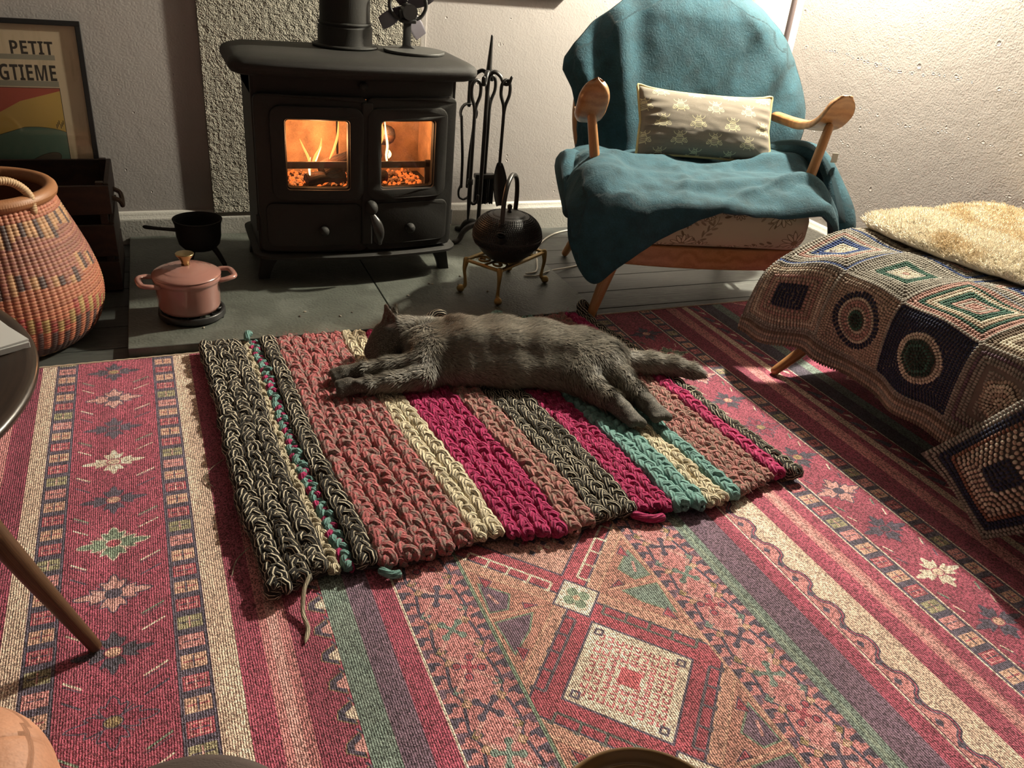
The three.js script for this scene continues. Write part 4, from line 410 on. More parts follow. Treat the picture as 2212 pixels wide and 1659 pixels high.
// neck and head, face turned down to the left
chain([[0.61, 0.112, -1.95, 0.052], [0.565, 0.108, -1.975, 0.048], [0.525, 0.103, -1.99, 0.047]], 0.025);
bone([0.522, 0.102, -1.985, 0.047], [0.500, 0.090, -1.975, 0.041], 0.02); bone([0.497, 0.078, -1.968, 0.028], [0.470, 0.070, -1.968, 0.021], 0.016); bone([0.505, 0.078, -1.945, 0.026], [0.49, 0.072, -1.94, 0.022], 0.02); bone([0.478, 0.094, -1.985, 0.012], [0.462, 0.078, -1.978, 0.009], 0.012);
// ears
const ear = (base0, base1, mid, tip) => { for (const b of [base0, base1, mid]) bone([...b, 0.007], [...tip, 0.0028], 0.008); bone([...base0, 0.006], [...base1, 0.006], 0.008); };
ear([0.503, 0.140, -1.987], [0.551, 0.143, -1.970], [0.527, 0.145, -1.985], [0.513, 0.197, -1.995]); ear([0.530, 0.130, -2.028], [0.560, 0.132, -2.012], [0.545, 0.134, -2.02], [0.548, 0.170, -2.035]);
// front legs
chain([[0.635, 0.095, -1.865, 0.042], [0.575, 0.092, -1.842, 0.033], [0.49, 0.083, -1.858, 0.0225], [0.415, 0.076, -1.868, 0.018], [0.372, 0.070, -1.872, 0.0205]], 0.018); for (const [dz, dy] of [[-0.016, 0], [-0.006, 0.005], [0.006, 0.004], [0.015, -0.001]]) bone([0.372, 0.069 + dy, -1.872 + dz, 0.0115], [0.347, 0.063 + dy, -1.873 + dz * 1.25, 0.0108], 0.007);
chain([[0.625, 0.072, -1.835, 0.038], [0.56, 0.070, -1.803, 0.030], [0.48, 0.069, -1.797, 0.022], [0.415, 0.067, -1.80, 0.018], [0.372, 0.066, -1.803, 0.0205]], 0.018); for (const [dz, dy] of [[-0.012, 0.008], [-0.003, 0.012], [0.008, 0.006], [0.014, -0.004]]) bone([0.372, 0.066 + dy, -1.803 + dz, 0.0115], [0.346, 0.061 + dy, -1.804 + dz * 1.25, 0.0108], 0.007); bone([0.40, 0.078, -1.79, 0.0105], [0.388, 0.082, -1.788, 0.010], 0.006);
// hind legs
bone([1.06, 0.100, -1.76, 0.056], [1.055, 0.098, -1.705, 0.048], 0.045); chain([[1.055, 0.098, -1.705, 0.048], [1.07, 0.092, -1.645, 0.034], [1.083, 0.083, -1.585, 0.024], [1.092, 0.076, -1.535, 0.0205], [1.098, 0.070, -1.502, 0.022]], 0.02); for (const [dx, dy] of [[-0.014, 0.002], [-0.004, 0.006], [0.007, 0.006], [0.016, 0.001]]) bone([1.098 + dx, 0.070 + dy, -1.500, 0.012], [1.102 + dx * 1.3, 0.064 + dy, -1.472, 0.0115], 0.007);
bone([1.0, 0.085, -1.74, 0.050], [0.975, 0.080, -1.685, 0.042], 0.05); chain([[0.975, 0.080, -1.685, 0.042], [0.985, 0.076, -1.625, 0.031], [1.005, 0.073, -1.575, 0.0245], [1.018, 0.069, -1.53, 0.021], [1.022, 0.065, -1.503, 0.022]], 0.02); for (const [dx, dy] of [[-0.012, 0.004], [-0.003, 0.008], [0.007, 0.006], [0.014, -0.001]]) bone([1.023 + dx, 0.064 + dy, -1.50, 0.012], [1.030 + dx * 1.3, 0.058 + dy, -1.472, 0.0115], 0.007); bone([1.008, 0.08, -1.57, 0.02], [1.012, 0.085, -1.555, 0.018], 0.01);
// tail
chain([[1.10, 0.092, -1.775, 0.034], [1.16, 0.075, -1.765, 0.028], [1.23, 0.068, -1.752, 0.027], [1.29, 0.064, -1.725, 0.026], [1.335, 0.060, -1.69, 0.021], [1.352, 0.058, -1.672, 0.014]], 0.02);
const boneDist = (B, x, y, z) => { const px = x - B.a[0], py = y - B.a[1], pz = z - B.a[2], t = B.l2 ? clamp((px * B.d.x + py * B.d.y + pz * B.d.z) / B.l2, 0, 1) : 0, dx = px - B.d.x * t, dy = py - B.d.y * t, dz = pz - B.d.z * t; return Math.sqrt(dx * dx + dy * dy + dz * dz) - lerp(B.a[3], B.b[3], t); };
const catSd = (x, y, z) => { let d = 1; for (const B of catB) { const e = boneDist(B, x, y, z); if (e > 0.09) { if (e < d) d = e; continue; } const h = Math.max(B.k - Math.abs(d - e), 0) / B.k; d = Math.min(d, e) - h * h * B.k * 0.25; } return Math.max(d, 0.041 - y); };
{ const g = surfaceNets(catSd, [0.32, 0.03, -2.08], [1.385, 0.21, -1.45], 0.0042), p = g.attributes.position, nr = g.attributes.normal;
  const furBase = new Float32Array(p.count * 3); for (let i = 0; i < p.count; i++) { const n = 0.85 + 0.35 * noise3(p.getX(i) * 90, p.getY(i) * 90, p.getZ(i) * 90); let c = [0.055, 0.049, 0.041]; const x = p.getX(i), y = p.getY(i), z = p.getZ(i); const inEar = y > 0.148 && x < 0.535 && nr.getZ(i) > 0.1; if (inEar) c = [0.10, 0.055, 0.045]; furBase.set(c.map((q) => q * n), i * 3); } g.setAttribute('color', new THREE.BufferAttribute(furBase, 3));
  const cat = thing('cat', 'dark grey cat asleep on its side, stretched out on the braided mat', 'cat', [0, 0, 0]);
  obj('body', g, MP({ vertexColors: true, roughness: 0.85, sheen: 0.5, sheenColor: new THREE.Color(0.5, 0.44, 0.36), sheenRoughness: 0.5 }), cat);
  // fur
  const r = mulberry(77), ms = [], cols = [], tri = g.index.array, area = []; let tot = 0; const A = V(), Bv = V(), Cv = V(); for (let i = 0; i < tri.length; i += 3) { A.fromBufferAttribute(p, tri[i]); Bv.fromBufferAttribute(p, tri[i + 1]); Cv.fromBufferAttribute(p, tri[i + 2]); tot += Bv.sub(A).cross(Cv.sub(A)).length(); area.push(tot); }
  const N = 120000; for (let q = 0; q < N; q++) { const w = r() * tot; let lo = 0, hi = area.length - 1; while (lo < hi) { const m = (lo + hi) >> 1; area[m] < w ? (lo = m + 1) : (hi = m); } let a = r(), b = r(); if (a + b > 1) { a = 1 - a; b = 1 - b; } const i = lo * 3, i0 = tri[i], i1 = tri[i + 1], i2 = tri[i + 2], P0 = V().fromBufferAttribute(p, i0).multiplyScalar(1 - a - b).addScaledVector(A.fromBufferAttribute(p, i1), a).addScaledVector(A.fromBufferAttribute(p, i2), b); if (P0.y < 0.05) continue; const nn = V().fromBufferAttribute(nr, i0); let best = 9, bd = null; const avg = V(0, 0, 0); for (const B of catB) { const e = boneDist(B, P0.x, P0.y, P0.z); if (e < best) { best = e; bd = B; } if (e < 0.08 && B.l2 > 3e-4) avg.addScaledVector(B.d, Math.exp(-Math.max(0, e) / 0.012) / Math.sqrt(B.l2)); }
    const fl = avg.lengthSq() > 1e-9 ? avg.normalize() : bd.d.clone().normalize(); const face = P0.x < 0.55 && P0.z < -1.9; if (face) fl.set(1, 0.15, 0.1); else if (P0.z > -1.93 && P0.x < 0.70) { const q = smooth(P0.x, 0.54, 0.66); fl.set(lerp(-1, 1, q), -0.15 - 0.9 * (1 - Math.abs(2 * q - 1)), 0.25 * (1 - Math.abs(2 * q - 1))); } else if (P0.x > 0.9 && P0.x < 1.14 && P0.z > -1.76) { const q = smooth(P0.z, -1.76, -1.66); fl.lerp(V(0.12, -0.2, 1), q); } fl.add(V(r() - 0.5, r() - 0.5, r() - 0.5).multiplyScalar(0.5)); fl.add(V(1.1 * (noise2(P0.x * 45 + 9, P0.z * 45) - 0.5), -0.35, 0.18 * (noise2(P0.x * 26, P0.z * 26) - 0.3) * 3)); fl.addScaledVector(nn, -fl.dot(nn)).normalize(); if (bd.k < 0.0075 && r() < 0.65) continue; const paw = (P0.x < 0.42 && P0.z > -1.92) || P0.z > -1.56; const L = (face ? 0.006 : paw ? 0.0042 : bd.a[0] > 1.09 && bd.b[0] > 1.15 ? 0.016 : 0.0165) * (0.6 + 0.8 * r()); const tilt = face || paw ? 0.22 : 0.42 + 0.18 * noise2(P0.x * 40, P0.z * 40 + 7); const up = fl.multiplyScalar(1).addScaledVector(nn, tilt).normalize(), side = up.clone().cross(nn).normalize(), fw = side.clone().cross(up); const m = new THREE.Matrix4().makeBasis(side.multiplyScalar(paw || face ? 0.7 : 1), up.multiplyScalar(L), fw).setPosition(P0.addScaledVector(nn, -0.0008)); ms.push(m); const k = (0.6 + 0.6 * r()) * (0.92 + 0.16 * noise2(P0.x * 60, P0.z * 60 + P0.y * 40)), ti = r() < 0.18 ? 1.7 : 1; cols.push(new THREE.Color(0.185 * k * ti, 0.165 * k * ti, 0.132 * k * ti)); }
  const hg = new THREE.BufferGeometry(); const hw = 0.0007; hg.setAttribute('position', new THREE.Float32BufferAttribute([-hw, 0, 0, hw, 0, 0, -hw * 0.8, 0.5, 0.0006, hw * 0.8, 0.5, 0.0006, 0, 1, 0], 3)); hg.setIndex([0, 1, 2, 1, 3, 2, 2, 3, 4]); hg.computeVertexNormals();
  instanced('fur', hg, MP({ color: 0xffffff, roughness: 0.6, sheen: 0.3, sheenColor: new THREE.Color(0.5, 0.45, 0.38), side: THREE.DoubleSide }), ms, cat, cols); }

// ---------- low wooden armchair with a throw ----------
const CH = [1.62, 0.006, -2.105], CT = -14.2 * Math.PI / 180; // local x to the sitter's left in the picture's right, local z towards the room
const beechTex = woodTex([186, 136, 86], [150, 98, 56]), beech = MP({ map: rep(beechTex, 3, 3), roughness: 0.38, clearcoat: 0.35, clearcoatRoughness: 0.25 });
{ const c = thing('low_armchair', 'low wooden armchair with paddle arms and a floral seat cushion, facing the stove', 'armchair', CH, CT);
  { const s = []; for (let i = 0; i <= 16; i++) { const t = i / 16 * 2 - 1; s.push([t * 0.325, 0.045 - 0.03 * t * t]); } for (let i = 16; i >= 0; i--) { const t = i / 16 * 2 - 1; s.push([t * 0.325, 0.0 - 0.02 * t * t]); } const g = extrude(shapeOf(s), 0.06, 0.006, 3); g.rotateX(Math.PI / 2); g.translate(0, 0.273, 0); obj('front_rail', boxUV(creased(g)), beech, c); }
  for (const s of [-1, 1]) obj('side_rail', boxUV(rbox(0.035, 0.055, 0.52, 0.008, s * 0.30, 0.24, -0.26)), beech, c);
  obj('back_rail', boxUV(rbox(0.60, 0.05, 0.035, 0.008, 0, 0.225, -0.50)), beech, c);
  obj('webbing_board', boxUV(rbox(0.57, 0.012, 0.48, 0.004, 0, 0.262, -0.25)), M({ color: new THREE.Color(0.14, 0.1, 0.07) }), c);
  for (const s of [-1, 1]) { obj('leg', ttube(curve([[s * 0.305, 0.235, -0.005], [s * 0.338, 0.13, 0.01], [s * 0.370, 0.0155, 0.022]]), (t) => 0.024 - 0.009 * t, 20, 14), beech, c); obj('leg', ttube(curve([[s * 0.28, 0.225, -0.49], [s * 0.305, 0.11, -0.56], [s * 0.33, 0.008, -0.62]]), (t) => 0.022 - 0.008 * t, 20, 14), beech, c); obj('stretcher', ttube(curve([[s * 0.340, 0.125, 0.010], [s * 0.33, 0.12, -0.27], [s * 0.303, 0.115, -0.555]]), 0.011, 16, 10), beech, c);
    // arm with its post
    obj('arm_post', ttube(curve([[s * 0.335, 0.235, -0.15], [s * 0.372, 0.45, -0.155], [s * 0.408, 0.640, -0.175]]), (t) => 0.024 - 0.008 * t, 20, 14, false, true, 0.9), beech, c);
    const ac = curve([[0.375, 0.600, -0.50], [0.385, 0.604, -0.38], [0.398, 0.614, -0.28], [0.408, 0.640, -0.20], [0.413, 0.685, -0.150], [0.415, 0.752, -0.120]]);
    const arm = sheet((u, v) => { v = 1 - Math.pow(1 - v, 1.7); const a = (u - 0.5) * 2, w = v < 0.84 ? lerp(0.018, 0.050, smooth(v, 0.15, 0.74)) : 0.050 * Math.sqrt(Math.max(0.012, 1 - Math.pow((v - 0.84) / 0.161, 2))), p = ac.getPointAt(v); return V(s * p.x + a * w * s, p.y - 0.005 * a * a, p.z); }, 18, 54, (u, v) => { v = 1 - Math.pow(1 - v, 1.7); const a = (u - 0.5) * 2; return 0.028 * (0.3 + 0.7 * Math.sqrt(Math.max(0, 1 - a * a * a * a))) * Math.sqrt(clamp((1 - v) / 0.07, 0.02, 1)); }, [0.1, 0.5]); obj('arm', arm, beech, c); }
  // bow back behind the throw
  { const p = []; for (let i = 0; i <= 24; i++) { const a = Math.PI * (1.06 - 1.12 * i / 24); const y = 0.56 + 0.38 * Math.sin(a); p.push([0.03 + 0.39 * Math.cos(a), y, -0.395 - 0.36 * (y - 0.0)]); } p.unshift([-0.29, 0.24, -0.47]); p.push([0.31, 0.24, -0.47]); obj('back_bow', tube(p, 0.016, 60, 10), beech, c); for (let i = -3; i <= 3; i++) { const h = 0.90 - 0.03 * i * i * 0.9; obj('spindle', ttube(curve([[i * 0.08, 0.24, -0.49], [0.02 + i * 0.095, h, -0.395 - 0.36 * h]]), 0.007, 8, 8), beech, c); } }
  const floral = canvas(1024, 512, (x, w, h) => { x.fillStyle = '#b9b29a'; x.fillRect(0, 0, w, h); const r = mulberry(12); for (let i = 0; i < 60; i++) { x.save(); x.translate(r() * w, r() * h); x.rotate(r() * 7); x.strokeStyle = 'rgba(70,58,44,' + (0.5 + 0.4 * r()) + ')'; x.lineWidth = 2.2; x.beginPath(); x.moveTo(0, 0); x.bezierCurveTo(30, -20, 60, 20, 100, -10); x.stroke(); for (let j = 0; j < 7; j++) { x.fillStyle = 'rgba(96,82,62,' + (0.45 + 0.4 * r()) + ')'; x.beginPath(); x.ellipse(14 * j, (j % 2 ? -10 : 10), 13, 4.5, j % 2 ? -0.6 : 0.6, 0, 7); x.fill(); } x.restore(); } for (let i = 0; i < 26; i++) { const fx = r() * w, fy = r() * h, s = 26 + 36 * r(), n = 11; x.save(); x.translate(fx, fy); x.scale(1, 0.8); x.rotate(r() * 6); for (let j = 0; j < n; j++) { x.rotate(Math.PI * 2 / n); x.beginPath(); x.ellipse(s * 0.62, 0, s * 0.42, s * 0.14, 0, 0, 7); x.fillStyle = '#cbc3ab'; x.fill(); x.strokeStyle = '#6a5d47'; x.lineWidth = 2.6; x.stroke(); } x.beginPath(); x.arc(0, 0, s * 0.2, 0, 7); x.fillStyle = '#8b7c5f'; x.fill(); x.restore(); } });
  const g = rbox(0.635, 0.150, 0.58, 0.058, 0.0, 0.352, -0.225, 6); { const p = g.attributes.position; for (let i = 0; i < p.count; i++) { const x = p.getX(i) / 0.32, z = (p.getZ(i) + 0.225) / 0.29, k = (1 - x * x) * (1 - z * z); p.setY(i, p.getY(i) + (p.getY(i) > 0.352 ? 0.02 : -0.004) * k); p.setZ(i, p.getZ(i) + (p.getZ(i) > 0 ? 0.012 * (1 - x * x) : 0)); } g.computeVertexNormals(); }
  obj('seat_cushion', boxUV(g, 1), MP({ map: tex(floral, 1.15, 2.3), roughness: 0.9, bumpMap: rep(weaveTex, 12), bumpScale: 0.0008, sheen: 0.2, sheenColor: new THREE.Color(0.8, 0.78, 0.7) }), c, 'cream seat cushion printed with brown flowers'); }
// teal fleece throw
const fleeceBump = field(512, (u, v) => 0.5 * tfbm(u, v, 40, 3) + 0.3 * tnoise(u, v, 256) + 0.2 * tfbm(u, v, 8, 3)), fleeceCol = cfield(256, (u, v) => { const n = 0.82 + 0.36 * tfbm(u, v, 10, 4) + 0.14 * (tnoise(u, v, 128) - 0.5); return [30 * n, 66 * n, 77 * n]; });
const fleece = MP({ map: rep(fleeceCol, 3), roughness: 0.95, bumpMap: rep(fleeceBump, 5), bumpScale: 0.0022, sheen: 0.6, sheenColor: new THREE.Color(0.22, 0.33, 0.36), sheenRoughness: 0.45 });
{ const t = thing('teal_throw', 'teal fleece throw draped over the back and seat of the armchair', 'throw', CH, CT);
  const edge = (tab, y) => { for (let i = 0; i < tab.length - 1; i++) if (y <= tab[i + 1][0]) return lerp(tab[i][1], tab[i + 1][1], smoothish((y - tab[i][0]) / (tab[i + 1][0] - tab[i][0]))); return tab[tab.length - 1][1]; }, smoothish = (x) => clamp(x, 0, 1);
  const Lt = [[0.34, -0.37], [0.45, -0.36], [0.55, -0.36], [0.64, -0.385], [0.70, -0.422], [0.74, -0.418], [0.79, -0.385], [0.86, -0.315], [0.92, -0.24], [0.97, -0.16], [1.01, -0.08], [1.035, 0.03]], Rt = [[0.34, 0.46], [0.45, 0.52], [0.55, 0.545], [0.62, 0.546], [0.68, 0.53], [0.79, 0.485], [0.89, 0.41], [0.95, 0.345], [0.99, 0.28], [1.02, 0.2], [1.035, 0.12]];
  const fold = (x, y) => 0.020 * Math.sin((x + 0.16 * (y - 0.5)) * 34 + 2 * noise2(x * 3, y * 2)) * smooth(Math.abs(x + 0.27), 0.22, 0.02) + 0.024 * Math.sin((x - 0.75 * (y - 0.62)) * 26 + 1.0) * smooth(Math.abs(x - 0.30 - 0.5 * (y - 0.7)), 0.24, 0.03) * smooth(y, 1.0, 0.75) + 0.022 * (fbm(x * 6, y * 5, 3) - 0.5) + 0.010 * Math.sin((y - 0.3 * x) * 30) * smooth(y, 0.56, 0.42);
  const back = sheet((u, v) => { const y = lerp(0.35, 1.035, 1 - Math.pow(1 - v, 1.5)), a = edge(Lt, y), b = edge(Rt, y), x = lerp(a, b, 0.5 - 0.5 * Math.cos(Math.PI * u) * 0.35 + (u - 0.5) * 0.65), e = Math.min(x - a, b - x), round = 0.07 * Math.pow(1 - clamp(e / 0.13, 0, 1), 2), top = 0.05 * smooth(y, 0.90, 1.04); return V(x, y, -0.325 - 0.36 * y - round - top + fold(x, y)); }, 110, 90, 0.05, [1, 1]);
  // seat and front drape
  const rows = [ // back of seat to the hem, each from the left side to the right side
    [[-0.44, 0.40, -0.47], [-0.36, 0.46, -0.47], [-0.2, 0.455, -0.47], [0.0, 0.45, -0.47], [0.2, 0.45, -0.47], [0.36, 0.50, -0.45], [0.47, 0.50, -0.42]],
    [[-0.455, 0.40, -0.30], [-0.375, 0.475, -0.30], [-0.2, 0.47, -0.31], [0.0, 0.458, -0.31], [0.2, 0.462, -0.31], [0.37, 0.50, -0.28], [0.475, 0.43, -0.26]],
    [[-0.47, 0.40, -0.14], [-0.39, 0.485, -0.13], [-0.2, 0.468, -0.14], [0.0, 0.47, -0.15], [0.2, 0.462, -0.14], [0.355, 0.478, -0.13], [0.48, 0.36, -0.12]],
    [[-0.485, 0.37, 0.0], [-0.41, 0.455, 0.0], [-0.22, 0.452, -0.01], [0.0, 0.455, -0.02], [0.2, 0.455, 0.0], [0.345, 0.455, -0.01], [0.475, 0.29, -0.02]],
    [[-0.48, 0.29, 0.055], [-0.40, 0.36, 0.085], [-0.24, 0.395, 0.085], [0.0, 0.425, 0.075], [0.2, 0.43, 0.078], [0.345, 0.42, 0.07], [0.455, 0.235, 0.03]],
    [[-0.445, 0.215, 0.07], [-0.385, 0.17, 0.10], [-0.24, 0.29, 0.105], [-0.02, 0.392, 0.098], [0.18, 0.405, 0.10], [0.34, 0.39, 0.09], [0.43, 0.185, 0.04]]];
  const f0 = splineGrid(rows); const seat = sheet((u, v) => { const p = f0(u, v), x = p.x, w = v; const rid = 0.020 * Math.exp(-Math.pow((w - 0.60 - 0.10 * Math.sin(u * 5 + 1)) / 0.05, 2)) * smooth(u, 0.3, 0.5) * smooth(u, 0.98, 0.85) + 0.016 * Math.exp(-Math.pow((w - 0.30 + 0.12 * u) / 0.05, 2)) * smooth(u, 0.35, 0.6); const drape = smooth(w, 0.6, 1) * smooth(u, 0.5, 0.1), side = smooth(u, 0.78, 0.95); p.y += rid + (0.034 * (fbm(x * 8 + 4, p.z * 8, 3) - 0.5) + 0.012 * Math.pow(1 - Math.abs(2 * fbm(x * 5 + 2, p.z * 7 + x * 3, 2) - 1), 3)) * (1 - drape); p.z += 0.012 * drape * Math.sin(x * 42 + 0.5) ; p.x += side * 0.016 * Math.sin(p.y * 10 + p.z * 55) ; return p; }, 120, 110, 0.009, [1, 1]);
  const both = merge([back, seat]); obj('fleece', boxUV(both, 1), fleece, t);
  // roll of fleece left of the seat, behind the arm post
  obj('rolled_edge', [ttube(curve([[-0.34, 0.40, -0.42], [-0.42, 0.44, -0.33], [-0.455, 0.44, -0.22], [-0.47, 0.40, -0.12], [-0.475, 0.36, -0.02]]), (q) => 0.034 + 0.012 * Math.sin(q * 5), 36, 14), ttube(curve([[0.36, 0.50, -0.40], [0.43, 0.53, -0.28], [0.45, 0.51, -0.20], [0.465, 0.44, -0.12], [0.475, 0.34, -0.04], [0.46, 0.24, -0.01]]), (q) => 0.036 + 0.01 * Math.sin(q * 9 + 1), 40, 14), ttube(curve([[0.44, 0.50, -0.34], [0.49, 0.45, -0.24], [0.515, 0.36, -0.16], [0.51, 0.25, -0.10], [0.48, 0.19, -0.07]]), (q) => 0.03 + 0.008 * Math.sin(q * 7), 36, 12)].map((g) => boxUV(g)), fleece, t);
  obj('care_tag', rbox(0.022, 0.032, 0.0016, 0.0006, 0.452, 0.545, -0.165), M({ color: new THREE.Color(0.6, 0.58, 0.52) }), t, 'small white care label'); }
// bee cushion
{ const W = 0.50, H = 0.25, cu = thing('bee_cushion', 'oblong taupe cushion with embroidered cream bees and yellow piping', 'cushion', CH, CT);
  const pic = canvas(1024, 512, (x, w, h) => { x.fillStyle = '#8b8172'; x.fillRect(0, 0, w, h); const r = mulberry(9); for (let i = 0; i < 2600; i++) { x.fillStyle = 'rgba(' + (r() < 0.5 ? '60,54,46' : '176,168,150') + ',0.10)'; x.fillRect(r() * w, r() * h, 30 + 60 * r(), 1.4); }
    const bee = (bx, by, s) => { x.save(); x.translate(bx, by); x.scale(s, s); x.strokeStyle = '#e6ddb4'; x.fillStyle = '#e6ddb4'; x.lineWidth = 3; x.lineCap = 'round'; const L = (...p) => { x.beginPath(); p.forEach((q, i) => (i ? x.lineTo(q[0], q[1]) : x.moveTo(q[0], q[1]))); x.stroke(); }; x.beginPath(); x.ellipse(0, 8, 19, 18, 0, 0, 7); x.stroke(); for (const q of [-2, 6, 14, 21]) L([-16 + Math.abs(q - 6) * 0.3, q], [16 - Math.abs(q - 6) * 0.3, q]); x.beginPath(); x.ellipse(0, -14, 11, 8, 0, 0, 7); x.stroke(); L([-6, -14], [6, -14]); L([-4, -21], [-9, -29]); L([4, -21], [9, -29]); for (const q of [-1, 1]) { x.beginPath(); x.ellipse(q * 27, 14, 13, 7, q * 0.55, 0, 7); x.stroke(); L([q * 18, 6], [q * 36, 22]); L([q * 12, -10], [q * 26, -18], [q * 30, -26]); L([q * 22, 4], [q * 33, 2]); L([q * 14, 24], [q * 18, 33]); } x.restore(); };
    const px = 262, py = 118; for (let j = 0; j < 5; j++) for (let i = -1; i < 5; i++) bee(60 + i * px + (j % 2 ? px / 2 : 0) + 90, 30 + j * py, 1.55); });
  const m = MP({ map: tex(pic, 1, 1, true, THREE.ClampToEdgeWrapping), roughness: 0.85, bumpMap: rep(weaveTex, 6, 3), bumpScale: 0.0012, sheen: 0.25, sheenColor: new THREE.Color(0.7, 0.66, 0.58) });
  const face = (s) => (u, v) => { const a = u * 2 - 1, b = v * 2 - 1, x = a * W / 2 * (1 - 0.05 * (1 - Math.abs(b)) * Math.abs(a)) , y = b * H / 2 * (1 - 0.13 * (1 - Math.pow(Math.abs(a), 3)) * Math.pow(Math.abs(b), 3)); const d = Math.pow(Math.max(0, (1 - a * a)), 0.42) * Math.pow(Math.max(0, 1 - b * b), 0.5), pk = smooth(Math.abs(a), 0.55, 0.98) * (1 - Math.abs(b)); return V(x, y, s * (0.062 * d + 0.0045 * pk * Math.sin(b * 24 + (a > 0 ? 1 : 0)) * (1 - Math.pow(Math.abs(a), 12)) + 0.004 * (fbm(a * 4 + s, b * 8, 3) - 0.5) * d)); };
  const grid = (s) => { const g = new THREE.BufferGeometry(), P = [], U = [], I = [], n = 70, k = 40; for (let j = 0; j <= k; j++) for (let i = 0; i <= n; i++) { const p = face(s)(i / n, j / k); P.push(p.x, p.y, p.z); U.push(i / n, j / k); } for (let j = 0; j < k; j++) for (let i = 0; i < n; i++) { const a = j * (n + 1) + i, b = a + 1, c = a + n + 1, d = c + 1; s > 0 ? I.push(a, b, c, b, d, c) : I.push(a, c, b, b, c, d); } g.setAttribute('position', new THREE.Float32BufferAttribute(P, 3)); g.setAttribute('uv', new THREE.Float32BufferAttribute(U, 2)); g.setIndex(I); g.computeVertexNormals(); return g; };
  const pose = (g) => { g.rotateX(-0.52); g.rotateZ(-0.02); g.translate(0.062, 0.578, -0.39); return g; };
  obj('cover', [grid(1), grid(-1)].map(pose), m, cu);
  const pts = []; for (const [i0, j0, i1, j1] of [[0, 0, 1, 0], [1, 0, 1, 1], [1, 1, 0, 1], [0, 1, 0, 0]]) for (let q = 0; q < 14; q++) { const p = face(1)(lerp(i0, i1, q / 14), lerp(j0, j1, q / 14)); pts.push([p.x * (1.006), p.y * 1.01, 0]); } obj('piping', pose(tube(pts, 0.0048, 160, 8, true)), M({ color: new THREE.Color(0.62, 0.52, 0.24), roughness: 0.7 }), cu, 'pale yellow piping'); }
// floor lamp in the corner
{ const px = 2.437, pz = -2.95, l = thing('floor_lamp', 'floor lamp with a slim pole standing in the corner behind the armchair', 'floor lamp', [px, 0, pz]); const met = M({ color: new THREE.Color(0.13, 0.10, 0.10), roughness: 0.45 });
  obj('base', lathe([[0, 0.001], [0.12, 0.001], [0.122, 0.01], [0.118, 0.018], [0.02, 0.026], [0, 0.026]], 40), met, l); obj('pole', cyl(0.0115, 0.0115, 1.80, 0, 0.92, 0, 20), met, l);
  obj('arm', tube([[0, 1.80, 0], [0, 1.93, 0.006], [0, 2.03, 0.04], [0.001, 2.09, 0.12], [0.002, 2.09, 0.22], [LAMP.x - px, 2.04, LAMP.z - pz]], 0.009, 40, 10), met, l);
  { const q = [[0.125, -0.015], [0.128, -0.012], [0.105, 0.055], [0.07, 0.085], [0.03, 0.098], [0.022, 0.105], [0.018, 0.098], [0.03, 0.094], [0.068, 0.080], [0.101, 0.052], [0.1245, -0.0135]].map(([a, b]) => [a, b + 0.012]); obj('lamp_shade', lathe(q, 48, LAMP.x - px, LAMP.y, LAMP.z - pz), M({ color: new THREE.Color(0.16, 0.13, 0.11), roughness: 0.5, side: THREE.DoubleSide }), l, 'dark metal lamp shade'); }
  obj('lamp_holder', cyl(0.024, 0.016, 0.05, LAMP.x - px, LAMP.y + 0.125, LAMP.z - pz, 20), met, l);
  obj('globe', sph(0.052, LAMP.x - px, LAMP.y, LAMP.z - pz, 28, 20), M({ color: new THREE.Color(0.9, 0.88, 0.84), emissive: new THREE.Color(1.0, 0.88, 0.72), emissiveIntensity: 4.0, roughness: 0.6 }), l, 'frosted glowing glass globe'); }

// ---------- upholstered bench with crochet blanket and sheepskin ----------
{ const b = thing('upholstered_bench', 'low upholstered bench on splayed wooden legs under the crochet blanket', 'bench', [2.16, 0.006, -1.2]);
  const print = cfield(256, (u, v) => { const a = tfbm(u, v, 6, 3), k = smooth(a, 0.48, 0.6), q = smooth(tfbm(u + 0.4, v, 9, 3), 0.56, 0.64); return [lerp(lerp(92, 44, k), 150, q), lerp(lerp(44, 30, k), 96, q), lerp(lerp(52, 38, k), 98, q)]; });
  obj('upholstery', boxUV(rbox(0.86, 0.27, 1.16, 0.05, 0, 0.255, 0.02, 5)), MP({ map: rep(print, 3), roughness: 0.95 }), b, 'dark maroon printed upholstery');
  for (const [sx, sz] of [[-1, -1], [1, -1], [-1, 1], [1, 1]]) obj('leg', ttube(curve([[sx * 0.39, 0.145, sz * 0.47], [sx * 0.44, 0.075, sz * 0.488], [sx * 0.50, 0.012, sz * 0.505]]), (t) => 0.021 - 0.007 * t, 14, 12), beech, b); }
const prof = curve([[2.62, 0.425, 0], [2.45, 0.428, 0], [2.3, 0.428, 0], [2.14, 0.427, 0], [2.0, 0.425, 0], [1.88, 0.420, 0], [1.79, 0.410, 0], [1.735, 0.400, 0], [1.70, 0.383, 0], [1.682, 0.35, 0], [1.674, 0.30, 0], [1.672, 0.24, 0], [1.676, 0.18, 0], [1.682, 0.11, 0], [1.69, 0.05, 0]]), PL = prof.getLength();
let seamW = 0; { let best = 9; for (let i = 0; i <= 2000; i++) { const p = prof.getPointAt(i / 2000), d = Math.hypot(p.x - 1.70, p.y - 0.383); if (d < best) { best = d; seamW = i / 2000 * PL; } } }
